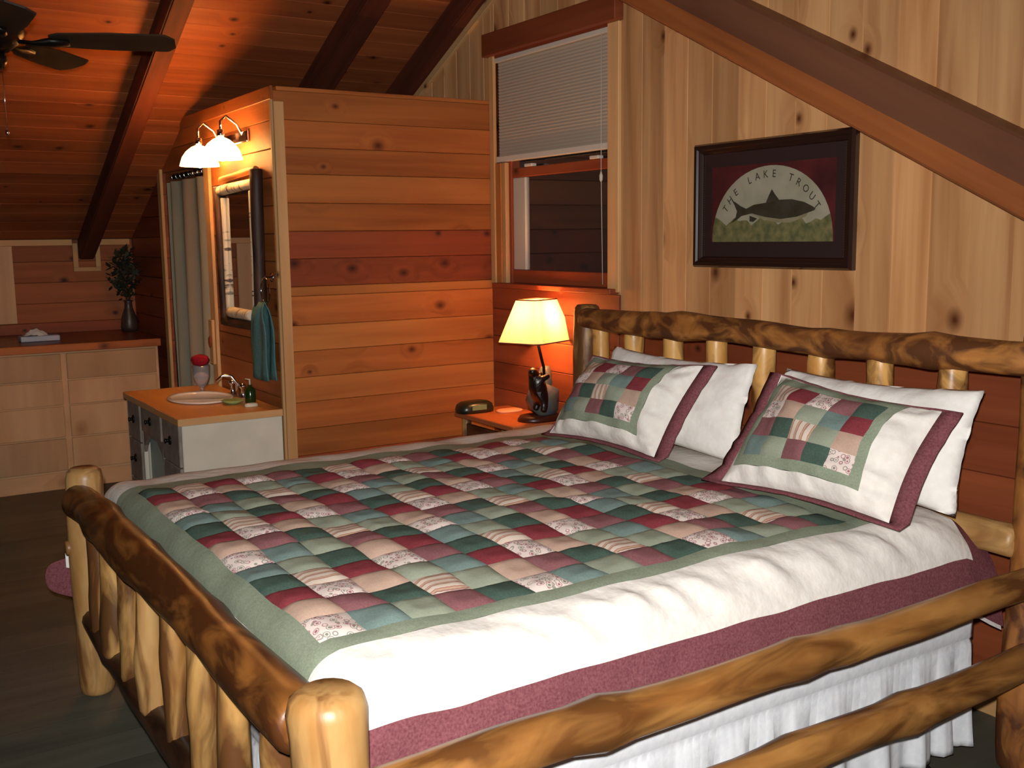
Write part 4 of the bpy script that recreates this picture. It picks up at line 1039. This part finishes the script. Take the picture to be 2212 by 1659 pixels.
for dx in (-.09, .09):
    lathe('handle', [(.02, 0), (.013, .012), (.010, .05), (.020, .062), (.021, .072), (.008, .084), (0, .085)], M['chrome'], fc, (FX+dx, FY, VZ), 12)
abox('base_plate', (FX-.115, FY-.022, VZ), (FX+.115, FY+.022, VZ+.01), M['chrome'], fc, .004)
tu = thing('glass_tumbler', (-5.90, 1.68, VZ), 'clear footed glass on the vanity by the shower curtain', 'glass')
lathe('bowl', [(.030, 0), (.031, .004), (.009, .010), (.009, .03), (.03, .045), (.046, .09), (.050, .155), (.047, .155), (.043, .09), (.027, .05), (0, .04)], M['clear'], tu, (-5.90, 1.68, VZ+.001), 20)
tag(blob('washcloth', Vector((-5.90, 1.68, VZ+.185)), .048, M['redcloth'], None, 1.0, 1.1, .75, 9, .4), 'crumpled crimson washcloth stuffed in the footed glass', 'washcloth')
sd = thing('soap_dispenser', (-5.40, 1.765, VZ), 'dark green pump bottle standing on the vanity near the towel', 'bottle')
lathe('bottle', [(.026, 0), (.028, .01), (.028, .07), (.02, .085), (.010, .09), (.010, .10)], M['soap'], sd, (-5.33, 1.770, VZ+.001), 16)
tubeobj('pump', [(-5.33, 1.770, VZ+.10), (-5.33, 1.770, VZ+.128), (-5.355, 1.755, VZ+.13)], .005, M['blindrail'], sd, 8)
tag(lathe('soap_dish', [(.03, 0), (.035, .004), (.062, .02), (.058, .022), (.03, .008), (0, .008)], M['dishg'], None, (-5.375, 1.69, VZ+.001), 20), 'small pale green dish in front of the pump bottle', 'dish')
tag(rounded_block('soap_bar', .022, .034, .018, plain('cream_soap', lin((214, 206, 180)), .4), None, (-5.235, 1.74, VZ+.001)), 'cream soap bar at the vanity corner', 'soap')

# ------------------------------------------------------------------ on the wall over the vanity
YF = YB-.0215
mr = thing('log_framed_mirror', (-5.630, YF, 1.13), 'tall mirror framed in dark sticks and white birch bark', 'mirror')
abox('mirror_glass', (-5.815, YF-.016, 1.20), (-5.405, YF-.010, 1.85), M['mirror'], mr, 0)
abox('backing', (-5.930, YF-.010, 1.14), (-5.270, YF-.001, 1.90), M['bark'], mr, .002)
log('frame_stick', (-5.275, YF-.034, 1.13), (-5.250, YF-.034, 1.965), .034, .032, M['bark'], mr, 10, rough=.15, seed=101, round_end=.006)
log('frame_stick', (-5.910, YF-.030, 1.13), (-5.910, YF-.030, 1.905), .028, .026, M['bark'], mr, 10, rough=.15, seed=102, round_end=.006)
log('frame_stick', (-5.910, YF-.028, 1.15), (-5.280, YF-.028, 1.145), .026, .026, M['bark'], mr, 10, rough=.15, seed=103, round_end=.006)
log('birch_strip', (-5.890, YF-.022, 1.875), (-5.280, YF-.022, 1.905), .030, .028, M['birch'], mr, 10, rough=.1, seed=104, round_end=.006)
log('birch_strip', (-5.840, YF-.024, 1.20), (-5.840, YF-.024, 1.84), .020, .018, M['birch'], mr, 10, rough=.15, seed=105, round_end=.006)
log('birch_strip', (-5.360, YF-.024, 1.18), (-5.360, YF-.024, 1.86), .026, .024, M['birch'], mr, 10, rough=.15, seed=106, round_end=.006)
log('birch_strip', (-5.810, YF-.024, 1.20), (-5.450, YF-.024, 1.20), .030, .028, M['birch'], mr, 10, rough=.1, seed=107, round_end=.006)
log('frame_stick', (-5.870, YF-.020, 1.94), (-5.290, YF-.020, 1.965), .020, .018, M['cedar_pale'], mr, 10, rough=.1, seed=108, round_end=.006)
# vanity light
vl = thing('vanity_light', (-5.7, YF, 2.15), 'lit two shade vanity light fixture above the birch mirror', 'lamp')
abox('back_plate', (-5.86, YF-.018, 2.115), (-5.42, YF, 2.175), M['chrome'], vl, .006)
for p in (VAN1, VAN2):
    tubeobj('arm', [(p.x, YF-.01, 2.15), (p.x, YF-.04, 2.21), (p.x, p.y+.03, 2.25), (p.x, p.y, 2.22), (p.x, p.y, 2.13)], .007, M['chrome'], vl, 8)
    lathe('socket', [(.016, 0), (.020, .01), (.020, .035), (.010, .04)], M['chrome'], vl, (p.x, p.y, p.z+.075), 12)
    s_ = lathe('glass_shade', [(.108, -.040), (.105, -.028), (.092, .010), (.070, .040), (.042, .062), (.020, .072)], M['glassshade'], vl, p, 24)
    b = lathe('bulb', [(.001, -.05), (.020, -.045), (.030, -.02), (.026, .01), (.013, .035), (.013, .06)], M['bulb'], s_, (0, 0, 0), 12)
    b.location = (0, 0, 0)
# shower curtain with rod, hanging in the opening
cu = thing('shower_curtain', (-6.7, YB+.03, .3), 'pale grey green shower curtain closed across the opening', 'curtain')
tubeobj('rod', [(OX0, YB+.04, 2.03), (OX1, YB+.04, 2.03)], .011, M['chrome'], cu, 10)
def curtain():
    vs, fs = [], []; n, m = 140, 12; x0, x1 = OX0-.17, OX1+.04
    for i in range(n+1):
        t = i/n; xx = x0+(x1-x0)*t
        for j in range(m+1):
            q = j/m; zz = 2.0-(2.0-.06)*q
            yy = .034*math.sin(t*2*pi*4.5+.8*math.sin(t*7))*(.5+.5*q)+.008*noise.noise(Vector((t*9, q*2, 0)))
            vs.append((xx+6.7, yy, zz-.3))
    for i in range(n):
        for j in range(m): a = i*(m+1)+j; b = a+m+1; fs.append((a, b, b+1, a+1))
    o = link('cloth', meshd(vs, fs, True), M['curtain'], cu, (-6.7, YB+.05, .3))
curtain()
for i in range(10):
    xx = OX0+.06+i*.097
    lathe('ring', [(.016, -.003), (.019, 0), (.016, .003), (.013, 0), (.016, -.003)], M['chrome'], cu, (xx, YB+.04, 2.028), 12).rotation_euler = (0, pi/2, 0)
# towel ring and towel
tr = thing('towel_ring', (-5.165, YF, 1.41), 'chrome towel ring on a cedar board beside the corner trim', 'towel ring')
lathe('mount', [(.024, 0), (.024, .008), (.010, .014), (.010, .04)], M['chrome'], tr, (-5.165, YF, 1.415), 12).rotation_euler = (pi/2, 0, 0)
tubeobj('ring', [(-5.160+.064*math.cos(t*pi/12), YF-.045, 1.350+.064*math.sin(t*pi/12)) for t in range(25)], .004, M['chrome'], tr, 6, cap=False)
def towel():
    vs, fs = [], []; n, m = 30, 22
    for i in range(n+1):
        t = i/n
        for j in range(m+1):
            q = j/m; side = 1 if q < .5 else -1; s = abs(q-.5)*2   # folded over the ring
            zz = 1.29-.40*s; wd = .16*(.62+.38*min(1, s*3)); yy = (-.045-.022*side*min(1, s*8)+.006*math.sin(t*11+s*2))
            vs.append((-5.200+(t-.5)*wd*1.5-.0*s+.006*math.sin(s*9+t*4), YF+yy-.012, zz+.003*math.sin(t*9)))
    for i in range(n):
        for j in range(m): a = i*(m+1)+j; b = a+m+1; fs.append((a, b, b+1, a+1))
    c = Vector((-5.235, YF-.05, 1.28)); o = link('hand_towel', meshd([Vector(v)-c for v in vs], fs, True), M['towel'], None, c)
    sm = o.modifiers.new('thick', 'SOLIDIFY'); sm.thickness = .006; sm.offset = 0
    tag(o, 'teal hand towel hanging from the chrome ring beside the mirror', 'towel')
towel()
wo = thing('wooden_plaque', (-6.17, YF, .88), 'narrow pale wooden plaque with a red brown middle beside the shower curtain', 'plaque')
abox('board', (-6.205, YF-.038, .875), (-6.135, YF-.020, 1.14), M['trim'], wo)
blob('red_knot', Vector((-6.165, YF-.044, 1.01)), .03, M['cedar_red'], wo, .9, .35, 1.2, 3, .2)

# ------------------------------------------------------------------ built-in drawers along the knee wall
DX, DY0, DY1, DZ = -7.23, -1.10, 1.775, .905
dr = thing('built_in_dresser', (-7.7, .35, 0), 'long pale plywood built-in dresser along the left knee wall', 'dresser')
abox('carcass', (XK+.002, DY0, .0), (DX-.02, DY1, DZ), M['ply'], dr, 0)
abox('face_frame', (DX-.02, DY0, 0), (DX-.004, DY1, DZ), M['ply'], dr, 0)
abox('base_board', (DX-.004, DY0, 0), (DX+.004, DY1, .11), M['ply'], dr)
rows = [(.125, .335), (.345, .548), (.558, .715), (.725, .892)]
cols = [(1.19, 1.755), (.60, 1.155), (.02, .565), (-.56, -.015), (-1.08, -.595)]
for a, b in cols:
    for z0, z1 in rows: abox('drawer_front', (DX-.004, a, z0), (DX+.012, b, z1), M['ply'], dr, .003, 'z')
ct = thing('dresser_counter', (-7.7, .35, DZ), 'dark red brown wooden counter lying on the built-in dresser', 'countertop')
abox('slab', (XK+.002, DY0-.01, DZ+.001), (DX+.015, DY1+.015, DZ+.05), M['counter'], ct)
abox('front_edge', (DX+.015, DY0-.01, DZ+.0), (DX+.03, DY1+.015, DZ+.05), M['cedar'], ct)
tb = thing('tissue_box', (-7.55, 1.08, DZ+.05), 'flat pale tissue box on the dark counter, tissue pulled up', 'tissue box')
abox('box', (-7.61, .965, DZ+.052), (-7.49, 1.205, DZ+.088), M['tbox'], tb, .004)
def tissue():
    vs, fs = [], []; n = 14
    for i in range(n+1):
        for j in range(n+1):
            u, v = i/n-.5, j/n-.5; r = math.hypot(u, v)*2
            vs.append((u*.07, v*.15, .045*max(0, 1-r)**.7+.014*noise.noise(Vector((u*7, v*7, 3)))+.004))
    for i in range(n):
        for j in range(n): a = i*(n+1)+j; fs.append((a, a+n+1, a+n+2, a+1))
    link('tissue', meshd(vs, fs, True), M['paperw'], tb, (-7.55, 1.065, DZ+.086))
tissue()
vz = thing('dried_arrangement', (-7.93, 1.70, DZ+.05), 'dark dried foliage in a tall vase on the counter corner', 'plant')
VP = Vector((-7.93, 1.755, DZ+.051))
lathe('vase', [(.05, 0), (.062, .03), (.055, .10), (.030, .17), (.026, .21), (.034, .225)], M['vase'], vz, VP, 16)
rr = random.Random(4)
for k in range(5):
    tubeobj('stem', [VP+Vector((0, 0, .1)), VP+Vector((rr.uniform(-.02, .02), rr.uniform(-.02, .02), .3)), VP+Vector((rr.uniform(-.05, .05), rr.uniform(-.07, .05), .48))], .004, M['bark'], vz, 5)
def foliage():
    vs, fs = [], []
    for k in range(340):
        h = rr.uniform(.24, .58); sp = .105*math.sin((h-.2)/.42*pi)**.7+.01; th = rr.uniform(0, 2*pi); c = VP+Vector((sp*rr.random()*math.cos(th), sp*rr.random()*math.sin(th)-.01, h))
        d = Vector((rr.uniform(-1, 1), rr.uniform(-1, 1), rr.uniform(-.4, 1))).normalized(); s = d.cross(Vector((0, 0, 1)) if abs(d.z) < .9 else Vector((1, 0, 0))).normalized(); L = rr.uniform(.04, .08)
        b = len(vs); vs += [c-VP, c+d*L*.5+s*L*.24-VP, c+d*L-VP, c+d*L*.5-s*L*.24-VP]; fs += [(b, b+1, b+2, b+3)]
    o = link('foliage', meshd(vs, fs), M['leaf'], vz, VP); o['kind'] = 'stuff'
foliage()

# ------------------------------------------------------------------ ceiling fan
FH = Vector((-4.50, .565, 2.39))
fan = thing('ceiling_fan', (FH.x, FH.y, FH.z), 'dark five blade ceiling fan hanging from the sloped plank ceiling', 'ceiling fan')
lathe('motor', [(.02, -.07), (.05, -.065), (.085, -.035), (.11, .0), (.115, .05), (.09, .085), (.03, .10), (.018, .12)], M['iron'], fan, FH, 24)
lathe('light_cap', [(.001, -.13), (.03, -.125), (.045, -.10), (.04, -.072)], M['iron'], fan, FH, 16)
tubeobj('downrod', [FH+Vector((0, 0, .1)), FH+Vector((0, 0, roofz(FH.x)-FH.z-.05))], .014, M['iron'], fan, 10)
lathe('canopy', [(.02, -.09), (.05, -.07), (.07, -.02), (.07, .03)], M['iron'], fan, FH+Vector((0, 0, roofz(FH.x)-FH.z-.03)), 16)
def blade_mesh():
    vs, fs = [], []; n = 14
    for zz in (0, .007):
        for i in range(n+1):
            t = i/n; xx = .20+.46*t; wdt = .052+.018*min(1, t*2.2)
            if t > .93: wdt *= math.cos((t-.93)/.07*1.1)
            if t < .06: wdt *= .7+.3*t/.06
            vs += [(xx, -wdt, zz), (xx, wdt, zz)]
    m = 2*(n+1)
    for i in range(n):
        a = 2*i; fs += [(a, a+2, a+3, a+1), (m+a, m+a+1, m+a+3, m+a+2), (a, m+a, m+a+2, a+2), (a+1, a+3, m+a+3, m+a+1)]
    fs += [(0, 1, m+1, m), (2*n, m+2*n, m+2*n+1, 2*n+1)]
    return tidy(meshd(vs, fs))
bm_ = blade_mesh()
A1 = math.radians(71)
for k in range(5):
    a = A1+k*math.radians(72)
    R = Matrix.Rotation(a, 3, 'Z') @ Matrix.Rotation(math.radians(-15), 3, 'X')
    b = link('blade', bm_, M['fanwood'], fan, FH+Vector((0, 0, -.02)), R)
    ir = [Vector((.09, 0, -.005)), Vector((.14, 0, -.018)), Vector((.20, 0, -.008)), Vector((.27, 0, -.006))]
    vs, fs = tube(ir, [.013, .016, .03, .02], 8); vs = [Vector((v.x, v.y, v.z*.5)) for v in vs]
    q = link('blade_iron', meshd(vs, fs, True), M['iron'], b, (0, 0, 0)); q.location = (0, 0, -.004)
for dy in (-.012, .02):
    tubeobj('pull_chain', [FH+Vector((.03, dy, -.1)), FH+Vector((.03, dy, -.30-.06*(dy > 0)))], .0016, M['chrome'], fan, 5)
lathe('chain_knob', [(.001, -.02), (.008, -.012), (.006, 0), (.001, .004)], M['chrome'], fan, FH+Vector((.03, .02, -.36)), 8)

# dark caster cup on the floor under the near side rail
tag(lathe('caster_cup', [(.045, 0), (.048, .012), (.040, .028), (.030, .030), (.028, .02), (0, .02)], plain('black_rubber', lin((18, 18, 20)), .5), None, (-1.800, 2.565, .0), 20), 'black round caster cup on the floor under the near side of the bed', 'caster cup')
